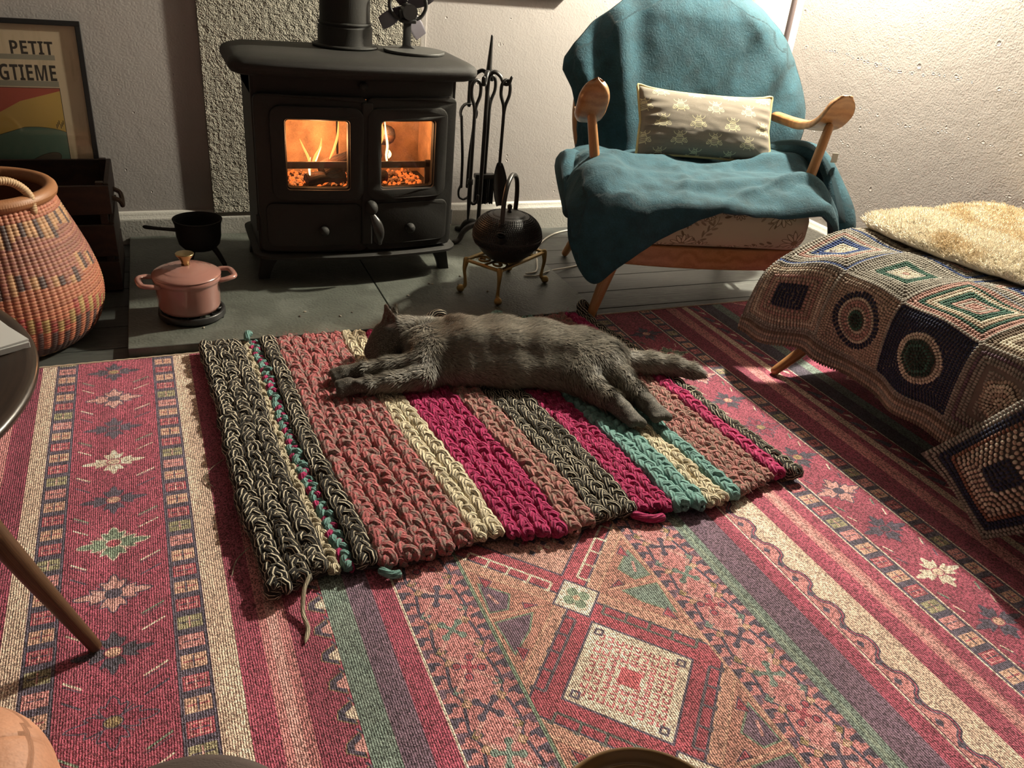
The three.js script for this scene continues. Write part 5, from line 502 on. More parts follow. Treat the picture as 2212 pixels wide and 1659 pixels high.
function blanketAt(w, z) { const p = prof.getPointAt(clamp((w + seamW) / PL, 0, 1)), dn = clamp(w / 0.25, 0, 1), far = smooth(z, -1.60, -1.80), up = smooth(w, -0.22, 0.02); p.z = z; p.x -= far * (0.035 * up + 0.055 * dn); p.y -= far * (0.05 * up) * (1 - 0.5 * dn); p.x += dn * 0.014 * Math.sin(z * 17 + 0.6) + (w < 0 ? 0 : 0.006 * Math.sin(z * 41) * dn); p.y += 0.004 * Math.sin(z * 29 + w * 20); p.y -= 0.10 * smooth(z, -1.80, -1.90) * (1 - dn); return p; }
{ const bl = thing('crochet_blanket', 'crochet blanket of multicoloured granny squares hanging over the bench', 'blanket', [0, 0, 0]);
  const st = new THREE.SphereGeometry(1, 6, 4); st.deleteAttribute('uv'); const sp = st.attributes.position, sn = st.attributes.normal, si = st.index.array;
  const C = { grey: [0.30, 0.275, 0.235], lgrey: [0.42, 0.39, 0.34], cream: [0.62, 0.55, 0.44], beige: [0.46, 0.36, 0.28], pink: [0.46, 0.28, 0.24], navy: [0.020, 0.026, 0.062], blue: [0.055, 0.09, 0.22], green: [0.045, 0.115, 0.085], dgreen: [0.022, 0.048, 0.036], rust: [0.26, 0.12, 0.08], brown: [0.2, 0.15, 0.11], purple: [0.16, 0.1, 0.13] };
  const r = mulberry(61);
  function stitches(at, cx, cy, hs, hc, rings, opt = {}) { // rings: colours from the centre outwards
    const pos = [], nor = [], col = [], idx = []; const put = (a, b, c, ang, la, lb, lift = 0.003, t = 0.0034) => { const e = 0.002, p = at(a, b), pa = at(a + e, b).sub(p).normalize(), pb = at(a, b + e).sub(p).normalize(), n = pa.clone().cross(pb).normalize().multiplyScalar(opt.flip ? -1 : 1); const X = pa.clone().multiplyScalar(Math.cos(ang)).addScaledVector(pb, Math.sin(ang)), Y = n.clone().cross(X); const m = new THREE.Matrix4().makeBasis(X.multiplyScalar(la), Y.multiplyScalar(lb), n.clone().multiplyScalar(t)).setPosition(p.addScaledVector(n, lift)), nm = new THREE.Matrix3().getNormalMatrix(m), k0 = pos.length / 3, v = V(), g = 0.78 + 0.44 * r(); for (let i = 0; i < sp.count; i++) { v.fromBufferAttribute(sp, i).applyMatrix4(m); pos.push(v.x, v.y, v.z); v.fromBufferAttribute(sn, i).applyMatrix3(nm).normalize(); nor.push(v.x, v.y, v.z); col.push(c[0] * g, c[1] * g, c[2] * g); } for (const i of si) idx.push(k0 + i); };
    const K = rings.length, ps = hs / K, pc = hc / K; rings.forEach((c, k) => { const fillc = opt.round && k < opt.round ? opt.ground : null; if (fillc) { const q2 = (k + 0.5) / K, a2 = hs * q2, b2 = hc * q2, n2 = Math.round(4 * (a2 + b2) / 0.0078), R2 = opt.round / K; for (let i = 0; i < n2; i++) { const s = (i + 0.5) / n2 * 4, e = Math.floor(s), f = (s - e) * 2 - 1, [x, y, an] = e === 0 ? [a2, f * b2, 0] : e === 1 ? [-f * a2, b2, Math.PI / 2] : e === 2 ? [-a2, -f * b2, 0] : [f * a2, -b2, Math.PI / 2]; if (Math.hypot(x / hs, y / hc) > R2 * 0.97) put(cx + x, cy + y, fillc, an, (ps + pc) / 2 * 0.58, 0.0036, 0.003); } } if (!c) return; const q = (k + 0.5) / K, a = hs * q, b = hc * q, round = opt.round && k < opt.round, lace = opt.lace && opt.lace[k]; const per = round ? 2 * Math.PI * (a + b) / 2 : 4 * (a + b), n = Math.max(4, Math.round(per / (lace ? 0.0115 : 0.0078))); for (let i = 0; i < n; i++) { let x, y, an; if (round) { const th = (i + (k % 2) / 2) / n * Math.PI * 2; const rr = opt.petal && k < opt.petal ? 0.88 + 0.14 * Math.abs(Math.cos(3 * th)) : 1; x = a * Math.cos(th) * rr; y = b * Math.sin(th) * rr; an = Math.atan2(y, x); } else { const s = ((i + 0.5 * (k % 2)) / n * 4) % 4, e = Math.floor(s), f = (s - e) * 2 - 1; [x, y, an] = e === 0 ? [a, f * b, 0] : e === 1 ? [-f * a, b, Math.PI / 2] : e === 2 ? [-a, -f * b, 0] : [f * a, -b, Math.PI / 2]; } put(cx + x, cy + y, c, an + 0.25 * (r() - 0.5), (ps + pc) / 2 * 0.58, lace ? 0.0044 : 0.0036, 0.003 + 0.0012 * r() + (opt.raise && k < opt.raise ? 0.005 : 0)); } });
    // ribbed join along the edges
    if (!opt.noJoin) for (let i = 0; i < 26; i++) for (const s of [-1, 1]) { const f = (i + 0.5) / 26 * 2 - 1; put(cx + f * hs, cy + s * hc, C.grey, 0, hs / 26 * 1.1, 0.0034, 0.0055); put(cx + s * hs, cy + f * hc, C.grey, Math.PI / 2, hc / 26 * 1.1, 0.0034, 0.0055); }
    const g = new THREE.BufferGeometry(); g.setAttribute('position', new THREE.Float32BufferAttribute(pos, 3)); g.setAttribute('normal', new THREE.Float32BufferAttribute(nor, 3)); g.setAttribute('color', new THREE.Float32BufferAttribute(col, 3)); g.setIndex(idx); return g; }
  const wool = MP({ vertexColors: true, roughness: 0.95, sheen: 0.3, sheenColor: new THREE.Color(0.6, 0.55, 0.48), sheenRoughness: 0.6 });
  const under = sheet((u, v) => blanketAt(lerp(0.262, -0.62, u), lerp(-1.842, -0.66, v)).add(V(0.0, -0.0008, 0)), 70, 90, 0.003); obj('ground_mesh', under, M({ color: new THREE.Color(0.16, 0.13, 0.11), roughness: 1 }), bl, 'loose crocheted ground');
  const zb = [-1.835, -1.585, -1.375, -1.135, -0.905, -0.69], c = C;
  const top = [ [[c.cream, c.cream, c.cream, c.blue, c.blue, c.lgrey, c.pink, c.lgrey, c.grey, c.grey, c.blue], {}], [[c.pink, c.cream, c.cream, c.lgrey, c.green, c.green, c.lgrey, c.grey, c.grey, c.grey, c.grey], {}], [[c.pink, c.pink, c.lgrey, c.pink, c.green, c.green, c.cream, c.beige, c.green, c.pink, c.pink], {}], [[c.brown, c.green, c.brown, c.cream, c.cream, c.brown, c.brown, c.cream, c.cream, c.brown, c.brown], {}], [[c.navy, c.cream, c.blue, c.grey, c.pink, c.grey, c.grey, c.blue, c.grey, c.grey], {}] ];
  const side = [ [[c.navy, c.navy, c.navy, c.navy, c.pink, c.beige, c.pink, c.beige, c.cream, c.beige, c.lgrey], { lace: { 4: 1 } }], [[c.dgreen, c.dgreen, c.green, c.cream, c.pink, c.pink, c.cream, c.navy, c.navy, c.beige, c.beige, c.beige], { round: 9, ground: c.beige, lace: { 7: 1, 8: 1, 4: 1 }, raise: 3 }], [[c.dgreen, c.dgreen, c.dgreen, c.green, c.dgreen, c.cream, c.cream, c.navy, c.navy, c.navy, c.navy, c.navy], { round: 7, ground: c.navy, petal: 5, raise: 5 }], [[c.beige, c.cream, c.beige, c.cream, c.cream, c.beige, null, c.grey, c.grey, c.purple, c.grey], { round: 6, ground: c.grey, petal: 6, raise: 5 }], [[c.navy, c.cream, c.cream, c.pink, c.grey, c.navy, c.grey, c.grey, c.cream], {}] ];
  const swap = (w, z) => blanketAt(w, z);
  for (let i = 0; i < 5; i++) { const zc = (zb[i] + zb[i + 1]) / 2, hz = (zb[i + 1] - zb[i]) / 2 - 0.001; obj('granny_square', stitches(swap, -0.105, zc, 0.104, hz, top[i][0], { ...top[i][1], flip: false }), wool, bl); obj('granny_square', stitches(swap, 0.102, zc, 0.101, hz, side[i][0], side[i][1]), wool, bl); obj('granny_square', stitches(swap, -0.315, zc, 0.104, hz, top[(i + 3) % 5][0], {}), wool, bl); }
  // hem rows
  { const gs = []; const line = (w, col, n) => { gs.push(stitches((a, b) => swap(w + a, b), 0, -1.26, 0.0042, 0.565, [col], { noJoin: true })); }; for (const [w, col] of [[0.212, c.grey], [0.222, c.brown], [0.232, c.beige], [0.242, c.grey], [0.252, c.beige], [0.262, c.brown]]) { const pos = []; const at = (a, b) => swap(a, b); const g = stitchRow(at, w, -1.845, -0.67, col); gs.push(g); } function stitchRow(at, w, z0, z1, col) { const n = 150, P = [], N = [], Cc = [], I = []; for (let i = 0; i < n; i++) { const z = lerp(z0, z1, (i + 0.5) / n), p = at(w, z), e = at(w + 0.003, z).sub(p).normalize(), f = at(w, z + 0.003).sub(p).normalize(), nn = e.clone().cross(f).normalize(), m = new THREE.Matrix4().makeBasis(e.multiplyScalar(0.0062), f.multiplyScalar(0.0036), nn.clone().multiplyScalar(0.0036)).setPosition(p.addScaledVector(nn, 0.003)), nm = new THREE.Matrix3().getNormalMatrix(m), k0 = P.length / 3, v = V(), g = 0.8 + 0.4 * r(); for (let q = 0; q < sp.count; q++) { v.fromBufferAttribute(sp, q).applyMatrix4(m); P.push(v.x, v.y, v.z); v.fromBufferAttribute(sn, q).applyMatrix3(nm).normalize(); N.push(v.x, v.y, v.z); Cc.push(col[0] * g, col[1] * g, col[2] * g); } for (const q of si) I.push(k0 + q); } const g = new THREE.BufferGeometry(); g.setAttribute('position', new THREE.Float32BufferAttribute(P, 3)); g.setAttribute('normal', new THREE.Float32BufferAttribute(N, 3)); g.setAttribute('color', new THREE.Float32BufferAttribute(Cc, 3)); g.setIndex(I); return g; } obj('hem', gs, wool, bl, 'beige and grey crocheted hem'); }
  // corner hanging in front of the side
  { const A = V(1.592, 0.115, -1.105), B = V(1.655, 0.39, -0.93), Cc = V(1.60, 0.028, -0.885), D = V(1.66, 0.22, -0.70); const at = (a, b) => { const s = a / 0.13 * 0.5 + 0.5, t = b / 0.13 * 0.5 + 0.5, p = A.clone().multiplyScalar((1 - s) * (1 - t)).addScaledVector(B, s * (1 - t)).addScaledVector(Cc, (1 - s) * t).addScaledVector(D, s * t); p.x -= 0.03 * Math.sin(Math.PI * clamp(s, 0, 1)) * Math.sin(Math.PI * clamp(t, 0, 1)) - 0.012 * Math.sin(s * 5 + t * 4); return p; };
    const e = at(0.002, 0).sub(at(0, 0)), f = at(0, 0.002).sub(at(0, 0)), flip = e.cross(f).x > 0; const sq = obj('granny_square', stitches(at, 0, 0, 0.128, 0.128, [c.navy, c.navy, c.navy, c.cream, c.beige, c.beige, c.cream, c.beige, c.rust, c.navy, c.navy, c.grey, c.grey], { lace: { 3: 1, 4: 1, 5: 1, 6: 1, 7: 1 }, flip, noJoin: true }), wool, bl); obj('ground_mesh', sheet((u, v) => at(flip ? lerp(0.13, -0.13, u) : lerp(-0.13, 0.13, u), lerp(-0.13, 0.13, v)), 24, 24, 0.003), M({ color: new THREE.Color(0.13, 0.11, 0.1), roughness: 1 }), sq); } }
// sheepskin
{ const outline = [[1.955, -1.815], [1.922, -1.72], [1.935, -1.56], [1.965, -1.43], [2.0, -1.30], [2.08, -1.16], [2.2, -1.05], [2.42, -1.02], [2.60, -1.08], [2.62, -1.35], [2.60, -1.6], [2.58, -1.80], [2.45, -1.88], [2.25, -1.86], [2.08, -1.85]], cc = [2.28, -1.5];
  const s = thing('sheepskin', 'cream curly sheepskin laid on top of the bench', 'sheepskin', [0, 0, 0]); const oc = new THREE.CatmullRomCurve3(outline.map((p) => V(p[0], 0, p[1])), true), top = (x, z, e) => 0.447 + 0.03 * Math.sqrt(clamp(e * 3.2, 0, 1)) + 0.018 * (fbm(x * 12, z * 12, 3) - 0.5) + 0.012 * smooth(x, 2.3, 2.6);
  const sk = sheet((u, v) => { const p = oc.getPointAt(u % 1), x = lerp(p.x, cc[0], v), z = lerp(p.z, cc[1], v); return V(x, top(x, z, v), z); }, 90, 18, 0.012); obj('hide', sk, M({ color: new THREE.Color(0.66, 0.58, 0.44), roughness: 1 }), s);
  const r = mulberry(15), ms = [], cols = []; for (let i = 0; i < 30000; i++) { const p = oc.getPointAt(r()), v = 1 - Math.sqrt(r()), x = lerp(p.x, cc[0], v * 0.98), z = lerp(p.z, cc[1], v * 0.98), y = top(x, z, v); const a = r() * 6.28 + 3 * fbm(x * 8, z * 8, 2), tl = 0.7 + 0.7 * r(), dir = V(Math.cos(a) * tl + (v < 0.1 ? (p.x - cc[0]) * 2.2 : 0), 0.75, Math.sin(a) * tl + (v < 0.1 ? (p.z - cc[1]) * 2.2 : 0)).normalize(), side = dir.clone().cross(V(0, 1, 0.01)).normalize(), fw = side.clone().cross(dir), L = 0.016 * (0.6 + 0.8 * r()); ms.push(new THREE.Matrix4().makeBasis(side.multiplyScalar(L), dir.multiplyScalar(L), fw.multiplyScalar(L)).setPosition(x, y - 0.003, z)); const k = 0.85 + 0.3 * r(), br = smooth(fbm(x * 9 + 3, z * 9, 3), 0.5, 0.68); cols.push(new THREE.Color(lerp(0.80, 0.68, br) * k, lerp(0.73, 0.56, br) * k, lerp(0.60, 0.39, br) * k)); }
  const tuft = ttube(curve([[0, 0, 0], [0.05, 0.4, 0.02], [0.22, 0.75, 0.06], [0.12, 1.0, 0.18]]), (t) => 0.13 * (1 - 0.75 * t), 5, 4, false, false); instanced('wool', tuft, M({ color: 0xffffff, roughness: 0.95 }), ms, s, cols); }

// ---------- woven basket ----------
{ const b = thing('woven_basket', 'tall round woven straw basket with orange, red and dark zigzag bands', 'basket', [-0.465, 0, -2.42]);
  const pc = curve([[0.175, 0.004, 0], [0.205, 0.012, 0], [0.237, 0.045, 0], [0.256, 0.10, 0], [0.258, 0.15, 0], [0.245, 0.215, 0], [0.222, 0.28, 0], [0.200, 0.335, 0], [0.184, 0.375, 0], [0.174, 0.402, 0]]), NR = 88, SU = 528, SV = 280, pos = [], col = [], idx = []; const W0 = [0.38, 0.115, 0.065], dk = [0.05, 0.03, 0.033], red = [0.26, 0.02, 0.03], tan = [0.40, 0.22, 0.11], rose = [0.23, 0.075, 0.062], ylw = [0.34, 0.24, 0.085];
  const r = mulberry(8), rowTone = Array.from({ length: 140 }, () => 0.8 + 0.4 * r());
  for (let j = 0; j <= SV; j++) for (let i = 0; i <= SU; i++) { const t = j / SV, p = pc.getPointAt(t), rib = i / SU * NR, row = t * 56, rr = Math.abs(Math.sin(Math.PI * rib)), rw = Math.abs(Math.sin(Math.PI * row)), d = 0.0032 * Math.pow(rr, 0.6) + 0.0018 * rw, a = i / SU * Math.PI * 2; const rb = Math.floor(rib) % NR; pos.push((p.x + d) * Math.cos(a), p.y, (p.x + d) * Math.sin(a)); // bands
    const z = (ph, amp, n) => { const q = ((rb + ph) % n) / n; return amp * (q < 0.8 ? q / 0.8 : (1 - q) / 0.2); }; const y = p.y; let c = rose; if (y < 0.045 + 0.0) c = dk; else if (y < 0.085 + z(0, 0.035, 11)) c = (rb % 2 ? dk : W0); else if (y < 0.115 + z(0, 0.055, 11)) c = rb % 2 ? red : ylw; else if (y < 0.20 + z(4, 0.02, 11)) c = W0; else if (y < 0.222 + z(5, 0.045, 13)) c = rb % 3 === 1 ? dk : rb % 3 ? tan : rose; else if (y < 0.30) c = rose; else if (y < 0.315 + z(2, 0.03, 9)) c = rose; else if (y < 0.372) c = rb % 3 === 1 ? dk : tan; else c = W0; if (y < 0.02) c = rb % 2 ? dk : tan; const k = rowTone[Math.floor(row)] * (0.9 + 0.2 * hash2(rb, Math.floor(row))); const wf = 0.55 + 0.45 * rr; const tanw = (Math.floor(row) % 2 ? 0.35 : 0.1); col.push(...[0, 1, 2].map((q) => lerp(c[q], tan[q], c === dk ? 0.06 : tanw) * k)); }
  for (let j = 0; j < SV; j++) for (let i = 0; i < SU; i++) { const a = j * (SU + 1) + i, q = a + SU + 1; idx.push(a, q, a + 1, q, q + 1, a + 1); } const g = new THREE.BufferGeometry(); g.setAttribute('position', new THREE.Float32BufferAttribute(pos, 3)); g.setAttribute('color', new THREE.Float32BufferAttribute(col, 3)); g.setIndex(idx); g.computeVertexNormals();
  obj('weave', g, M({ vertexColors: true, roughness: 0.6 }), b); obj('lining', lathe([[0, 0.008], [0.19, 0.008], [0.235, 0.06], [0.25, 0.13], [0.238, 0.21], [0.19, 0.335], [0.168, 0.40]], 60), M({ color: new THREE.Color(0.17, 0.075, 0.045), roughness: 0.9, side: THREE.DoubleSide }), b);
  { const n = 190, pr = [], T = new THREE.TorusGeometry(0.172, 0.0165, 12, n * 3); const p = T.attributes.position; for (let i = 0; i < p.count; i++) { const a = Math.atan2(p.getY(i), p.getX(i)), d = Math.hypot(p.getX(i), p.getY(i)) - 0.172, z = p.getZ(i), q = Math.atan2(z, d), m = 1 + 0.09 * Math.abs(Math.sin(a * n / 2 + q * 1.2)); p.setXYZ(i, Math.cos(a) * (0.172 + d * m), Math.sin(a) * (0.172 + d * m), z * m); } T.computeVertexNormals(); T.rotateX(-Math.PI / 2); T.translate(0, 0.413, 0); obj('rim', T, M({ color: new THREE.Color(0.34, 0.15, 0.065), roughness: 0.5 }), b, 'wrapped brown rim'); }
  for (const s of [1, -1]) { const a0 = s > 0 ? 1.05 : 4.2, q = (da, rr, y) => [rr * Math.cos(a0 + da), y, rr * Math.sin(a0 + da)]; obj('handle', ttube(curve([q(-0.36, 0.180, 0.39), q(-0.36, 0.176, 0.43), q(-0.22, 0.165, 0.462), q(0, 0.16, 0.474), q(0.22, 0.165, 0.462), q(0.36, 0.176, 0.43), q(0.36, 0.180, 0.39)]), (t) => 0.0105 + 0.0007 * Math.sin(t * 260), 150, 10), M({ color: new THREE.Color(0.52, 0.34, 0.19), roughness: 0.55 }), b, 'wrapped straw handle'); } }
// ---------- dark wooden crate ----------
{ const wd = woodTex([58, 38, 28], [34, 22, 17]), m = M({ map: rep(wd, 3, 3), roughness: 0.6 }), c = thing('dark_wooden_crate', 'dark stained wooden crate with rope handles beside the hearth', 'crate', [-0.40, 0, -2.848]); const w = 0.46, d = 0.33;
  for (const [y, h] of [[0.055, 0.108], [0.172, 0.112], [0.30, 0.10]]) { for (const s of [-1, 1]) obj('board', boxUV(rbox(w, h - 0.012, 0.014, 0.002, 0, y, s * (d / 2 - 0.007))), m, c); for (const s of [-1, 1]) obj('end_board', boxUV(rbox(0.014, h - (y > 0.25 || y < 0.1 ? 0.004 : 0.004), d - 0.03, 0.002, s * (w / 2 - 0.007), y, 0)), m, c); }
  for (const sx of [-1, 1]) for (const sz of [-1, 1]) obj('corner_post', boxUV(rbox(0.022, 0.35, 0.022, 0.002, sx * (w / 2 - 0.025), 0.176, sz * (d / 2 - 0.025))), m, c); obj('bottom', boxUV(rbox(w - 0.03, 0.012, d - 0.03, 0.002, 0, 0.012, 0)), m, c);
  for (const s of [-1, 1]) obj('rope_handle', tube([[s * (w / 2), 0.275, -0.05], [s * (w / 2 + 0.018), 0.265, -0.045], [s * (w / 2 + 0.024), 0.235, 0], [s * (w / 2 + 0.018), 0.265, 0.045], [s * (w / 2), 0.275, 0.05]], 0.0075, 36, 8), M({ color: new THREE.Color(0.17, 0.125, 0.095), roughness: 0.95, bumpMap: yarnBump, bumpScale: 0.003 }), c, 'brown rope handle'); }
// ---------- framed poster leaning on the wall ----------
{ const W = 0.41, H = 0.745, T = 0.02, p = thing('framed_poster', 'black framed poster with dark block lettering leaning against the wall', 'poster', [-0.413, 0.012, -3.03]), tilt = -0.118;
  const art = canvas(768, 1408, (x, w, h) => { const X = (m) => (m + W / 2 - 0.016) / (W - 0.032) * w, Y = (m) => (1 - (m - 0.016) / (H - 0.032)) * h; x.fillStyle = '#e2cfae'; x.fillRect(0, 0, w, h); const r = mulberry(2); for (let i = 0; i < 700; i++) { x.fillStyle = 'rgba(' + (r() < 0.5 ? '150,128,92' : '214,196,158') + ',0.06)'; x.fillRect(r() * w, r() * h, 4 + r() * 18, 40 + r() * 160); }
    const R = (a, b, c, d, col) => { x.fillStyle = col; x.fillRect(X(a), Y(d), X(b) - X(a), Y(c) - Y(d)); };
    const x1 = 0.118, x0 = -0.125; R(x0, x1, 0.625, 0.640, '#a29c88'); R(x0, x1, 0.545, 0.562, '#a29c88');
    // flat landscape in the poster's colours
    R(x0, x1, 0.05, 0.541, '#d8b45e'); x.fillStyle = '#bd5a44'; x.beginPath(); x.moveTo(X(x0), Y(0.541)); x.lineTo(X(x1), Y(0.541)); x.lineTo(X(x1), Y(0.533)); x.lineTo(X(0.0), Y(0.50)); x.lineTo(X(x0), Y(0.43)); x.fill(); x.fillStyle = '#6c8a78'; x.beginPath(); x.moveTo(X(x1), Y(0.05)); x.lineTo(X(x1), Y(0.405)); x.quadraticCurveTo(X(0.07), Y(0.425), X(0.0), Y(0.42)); x.lineTo(X(x0), Y(0.38)); x.lineTo(X(x0), Y(0.05)); x.fill(); x.strokeStyle = '#3a3226'; x.lineWidth = 2.5; x.stroke();
    for (const [a, b, s, t] of [[0.03, 0.30, 0.07, 0.025], [-0.06, 0.24, 0.08, 0.05]]) { x.fillStyle = '#6d6353'; x.beginPath(); x.ellipse(X(a), Y(b), X(s) - X(0), (X(t) - X(0)), -0.5, 0, 7); x.fill(); x.stroke(); } for (let i = 0; i < 40; i++) { x.fillStyle = '#3f5247'; x.beginPath(); x.ellipse(X(x0 + 0.24 * r()), Y(0.06 + 0.18 * r()), 9, 4, r() * 3, 0, 7); x.fill(); } for (let i = 0; i < 6; i++) { x.fillStyle = '#3b352c'; x.fillRect(X(0.092 + i * 0.004), Y(0.43 + 0.006 * (i % 3)), 4, 26); } x.strokeStyle = '#33291f'; x.lineWidth = 3; x.strokeRect(X(x0), Y(0.541), X(x1) - X(x0), Y(0.05) - Y(0.541));
    x.fillStyle = '#3c322a'; const word = (s, right, base, hgt) => { x.save(); x.font = 'bold 100px sans-serif'; const m = x.measureText(s); const sc = hgt / 73, wd = s === 'PETIT' ? (X(0.118) - X(-0.006)) : (s === 'LE' ? X(0.05) - X(0) : X(x1) - X(x0)); x.translate(X(right), Y(base)); x.scale(wd / m.width, sc); x.textAlign = 'right'; x.fillText(s, 0, 0); x.restore(); };
    const px = (m) => m / (H - 0.032) * h; word('PETIT', 0.118, 0.641, px(0.040)); word('LE', -0.03, 0.641, px(0.040)); word('VINGTIEME', 0.118, 0.563, px(0.048)); });
  const g = (q) => { q.rotateX(tilt); return q; }; const fm = M({ color: new THREE.Color(0.014, 0.013, 0.013), roughness: 0.4 });
  obj('frame', [rbox(W, 0.016, T, 0.002, 0, H - 0.008, 0), rbox(W, 0.016, T, 0.002, 0, 0.008, 0), rbox(0.016, H - 0.03, T, 0.002, W / 2 - 0.008, H / 2, 0), rbox(0.016, H - 0.03, T, 0.002, -W / 2 + 0.008, H / 2, 0)].map((q) => g(norm(q))), fm, p, 'thin black frame');
  { const q = new THREE.BoxGeometry(W - 0.03, H - 0.03, 0.006); q.translate(0, H / 2, -0.004); obj('print', g(q), [fm, fm, fm, fm, M({ map: tex(art), roughness: 0.8 }), fm], p, 'cream poster print with grey bands, red and yellow sky and green field'); } obj('glazing', g(box(W - 0.03, H - 0.03, 0.002, 0, H / 2, 0.004)), new THREE.MeshPhysicalMaterial({ color: 0xffffff, roughness: 0.05, transmission: 1, thickness: 0, ior: 1.4 }), p); }
// ---------- picture above the frame's edge ----------
{ const p = thing('wall_picture', 'pale framed picture hung on the wall between stove and armchair', 'picture', [1.245, 0.922, ZW]); const m = M({ color: new THREE.Color(0.5, 0.45, 0.44), roughness: 0.5 }); obj('frame', [rbox(0.53, 0.03, 0.022, 0.003, 0, 0.015, 0.013), rbox(0.53, 0.03, 0.022, 0.003, 0, 0.685, 0.013), rbox(0.03, 0.64, 0.022, 0.003, 0.25, 0.35, 0.013), rbox(0.03, 0.64, 0.022, 0.003, -0.25, 0.35, 0.013)], m, p); obj('print', box(0.48, 0.65, 0.006, 0, 0.35, 0.006), M({ color: new THREE.Color(0.55, 0.52, 0.47) }), p); }
// ---------- round side table with papers ----------
{ const t = thing('side_table', 'round dark wooden side table on tapered splayed legs', 'table', [-0.69, 0.006, -1.275]); const wd = woodTex([52, 38, 28], [34, 24, 18]), m = MP({ map: rep(wd, 2, 2), roughness: 0.32, clearcoat: 0.5, clearcoatRoughness: 0.2 }), lm = MP({ map: rep(woodTex([98, 68, 42], [64, 42, 26]), 4, 4), roughness: 0.4 });
  obj('top', lathe([[0, 0.424], [0.44, 0.424], [0.46, 0.428], [0.471, 0.436], [0.472, 0.442], [0.468, 0.449], [0.455, 0.452], [0.43, 0.4495], [0, 0.4495]], 96), m, t); obj('under_frame', lathe([[0, 0.40], [0.14, 0.40], [0.15, 0.424], [0, 0.424]], 40), m, t);
  for (let k = 0; k < 3; k++) { const a = 0.30 + k * Math.PI * 2 / 3, c = Math.cos(a), s = Math.sin(a); obj('leg', ttube(curve([[0.33 * c, 0.43, 0.33 * s], [0.42 * c, 0.22, 0.42 * s], [0.518 * c, 0.011, 0.518 * s]]), (q) => 0.024 - 0.013 * q, 24, 14), lm, t); } }
tag(obj('booklet', (() => { const g = rbox(0.21, 0.010, 0.15, 0.001); g.rotateY(0.5); g.translate(-0.362, 0.4615, -1.375); return boxUV(g); })(), M({ color: new THREE.Color(0.55, 0.54, 0.53), roughness: 0.7 })), 'white booklet lying on the round side table', 'booklet');
tag(obj('booklet', (() => { const g = rbox(0.21, 0.0035, 0.15, 0.0008); g.rotateY(0.56); g.translate(-0.364, 0.4685, -1.372); return boxUV(g); })(), M({ color: new THREE.Color(0.62, 0.61, 0.60), roughness: 0.7 })), 'thin white leaflet lying on top of the booklet on the side table', 'leaflet');
// ---------- tan leather pouffe ----------
{ const p = thing('leather_pouffe', 'small round tan leather pouffe with stitched panels', 'pouffe', [-0.338, 0.007, -0.775]); const lt = cfield(256, (u, v) => { const n = 0.9 + 0.2 * tfbm(u, v, 8, 4) + 0.06 * (tnoise(u, v, 128) - 0.5); return [196 * n, 142 * n, 112 * n]; }), m = M({ map: rep(lt, 3), roughness: 0.6, bumpMap: rep(grainTex, 5), bumpScale: 0.0008 }), seam = M({ color: new THREE.Color(0.22, 0.12, 0.08), roughness: 0.8 }); const n = 6, RR = 0.132, HH = 0.105;
  for (let k = 0; k < n; k++) { const a0 = k / n * Math.PI * 2 - 1.35, a1 = (k + 1) / n * Math.PI * 2 - 1.35; const g = sheet((u, v) => { const a = lerp(a1, a0, u), ph = lerp(0.02, Math.PI - 0.02, v), e = Math.sin(Math.PI * u), R = RR * Math.pow(Math.sin(ph), 0.62) * (0.985 + 0.015 * Math.pow(e, 0.5)); return V(R * Math.cos(a), HH + HH * Math.sign(Math.cos(ph)) * Math.pow(Math.abs(Math.cos(ph)), 0.7), R * Math.sin(a)); }, 14, 36, 0.004); obj('panel', boxUV(g), m, p); obj('seam', ttube(curve(Array.from({ length: 18 }, (_, i) => { const ph = lerp(0.05, Math.PI - 0.05, i / 17), R = RR * 0.993 * Math.pow(Math.sin(ph), 0.62); return [R * Math.cos(a0), HH + HH * 1.005 * Math.sign(Math.cos(ph)) * Math.pow(Math.abs(Math.cos(ph)), 0.7), R * Math.sin(a0)]; })), 0.002, 60, 6), seam, p); } }
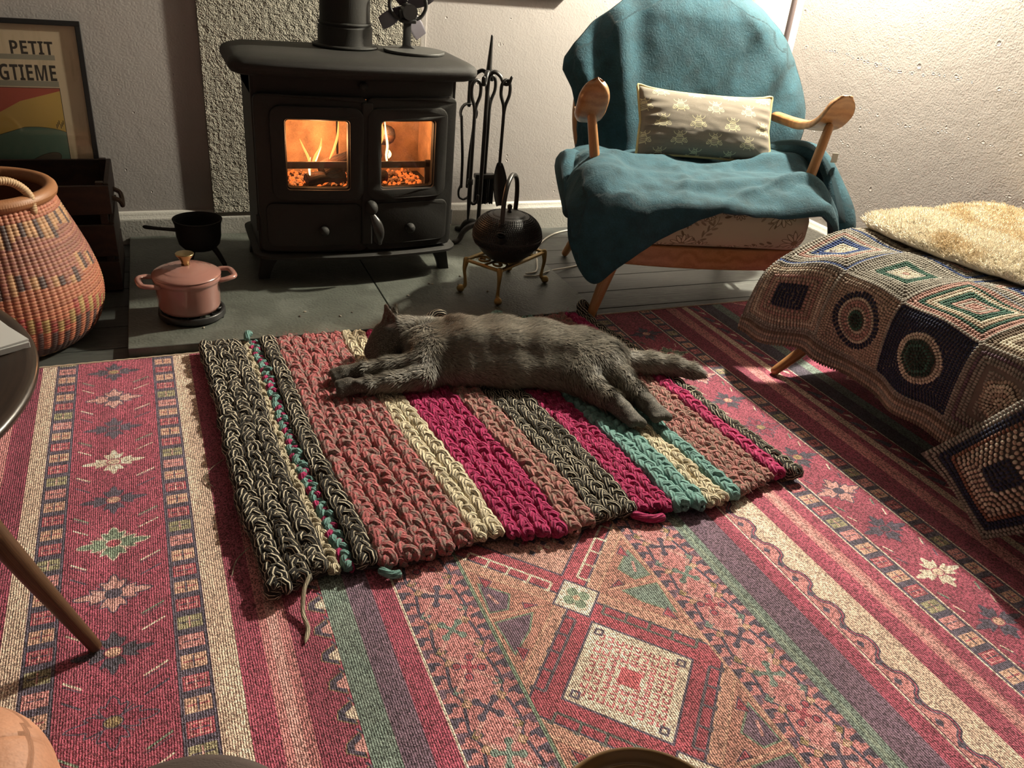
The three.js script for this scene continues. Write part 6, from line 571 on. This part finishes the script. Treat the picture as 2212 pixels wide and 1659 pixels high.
// ---------- dark round stool ----------
{ const p = thing('round_stool', 'small stool with a dark brown padded round top next to the leather pouffe', 'stool', [-0.05, 0.006, -0.405]); const dm = M({ color: new THREE.Color(0.062, 0.042, 0.036), roughness: 0.8, bumpMap: rep(grainTex, 4), bumpScale: 0.0006 }); obj('seat_pad', lathe([[0, 0.40], [0.085, 0.40], [0.10, 0.41], [0.108, 0.43], [0.104, 0.455], [0.09, 0.468], [0.06, 0.474], [0, 0.476]], 64), dm, p); for (let k = 0; k < 4; k++) { const a = k * Math.PI / 2 + 0.7; obj('leg', ttube(curve([[0.07 * Math.cos(a), 0.41, 0.07 * Math.sin(a)], [0.085 * Math.cos(a), 0.013, 0.085 * Math.sin(a)]]), (q) => 0.014 - 0.003 * q, 8, 12), dm, p); } }
// ---------- ridged bowl ----------
{ const b = thing('ridged_bowl', 'brown glazed bowl with concentric ridges standing on the printed rug', 'bowl', [0.50, 0.006, -0.506]); const pts = [[0, 0.0], [0.06, 0], [0.065, 0.006], [0.105, 0.03], [0.130, 0.056], [0.138, 0.066], [0.136, 0.069], [0.131, 0.066]]; for (let i = 0; i < 7; i++) { const r0 = 0.128 - i * 0.0135, y = 0.058 - i * 0.0068; pts.push([r0, y], [r0 - 0.004, y - 0.006], [r0 - 0.009, y - 0.0055], [r0 - 0.012, y - 0.001]); } pts.push([0.03, 0.010], [0, 0.010]); obj('bowl', lathe(pts, 80), MP({ color: new THREE.Color(0.23, 0.13, 0.052), roughness: 0.3, clearcoat: 0.5, clearcoatRoughness: 0.15 }), b); }
// ---------- crumbs of bark on the hearth ----------
{ const r = mulberry(31), bits = [[0.33, -2.33], [0.35, -2.36], [0.45, -2.31], [0.49, -2.33], [0.98, -2.42], [0.90, -2.50], [0.80, -2.52], [0.81, -2.515], [0.05, -2.30], [0.93, -2.57], [0.70, -2.43]]; bits.forEach(([x, z], i) => { const g = new THREE.IcosahedronGeometry(0.0028 + 0.002 * r(), 0); g.scale(1.4, 0.6, 0.9); g.rotateY(r() * 6); g.translate(x, 0.0318, z); tag(obj('wood_crumb', g, M({ color: i % 3 ? new THREE.Color(0.3, 0.26, 0.2) : new THREE.Color(0.1, 0.07, 0.05) })), i % 3 ? 'pale crumb of wood lying on the slate hearth' : 'dark crumb of bark lying on the slate hearth', 'crumb', i % 3 ? 'pale wood crumbs on the hearth' : 'dark bark crumbs on the hearth'); }); }

shade(scene);
renderer.render(scene, camera);
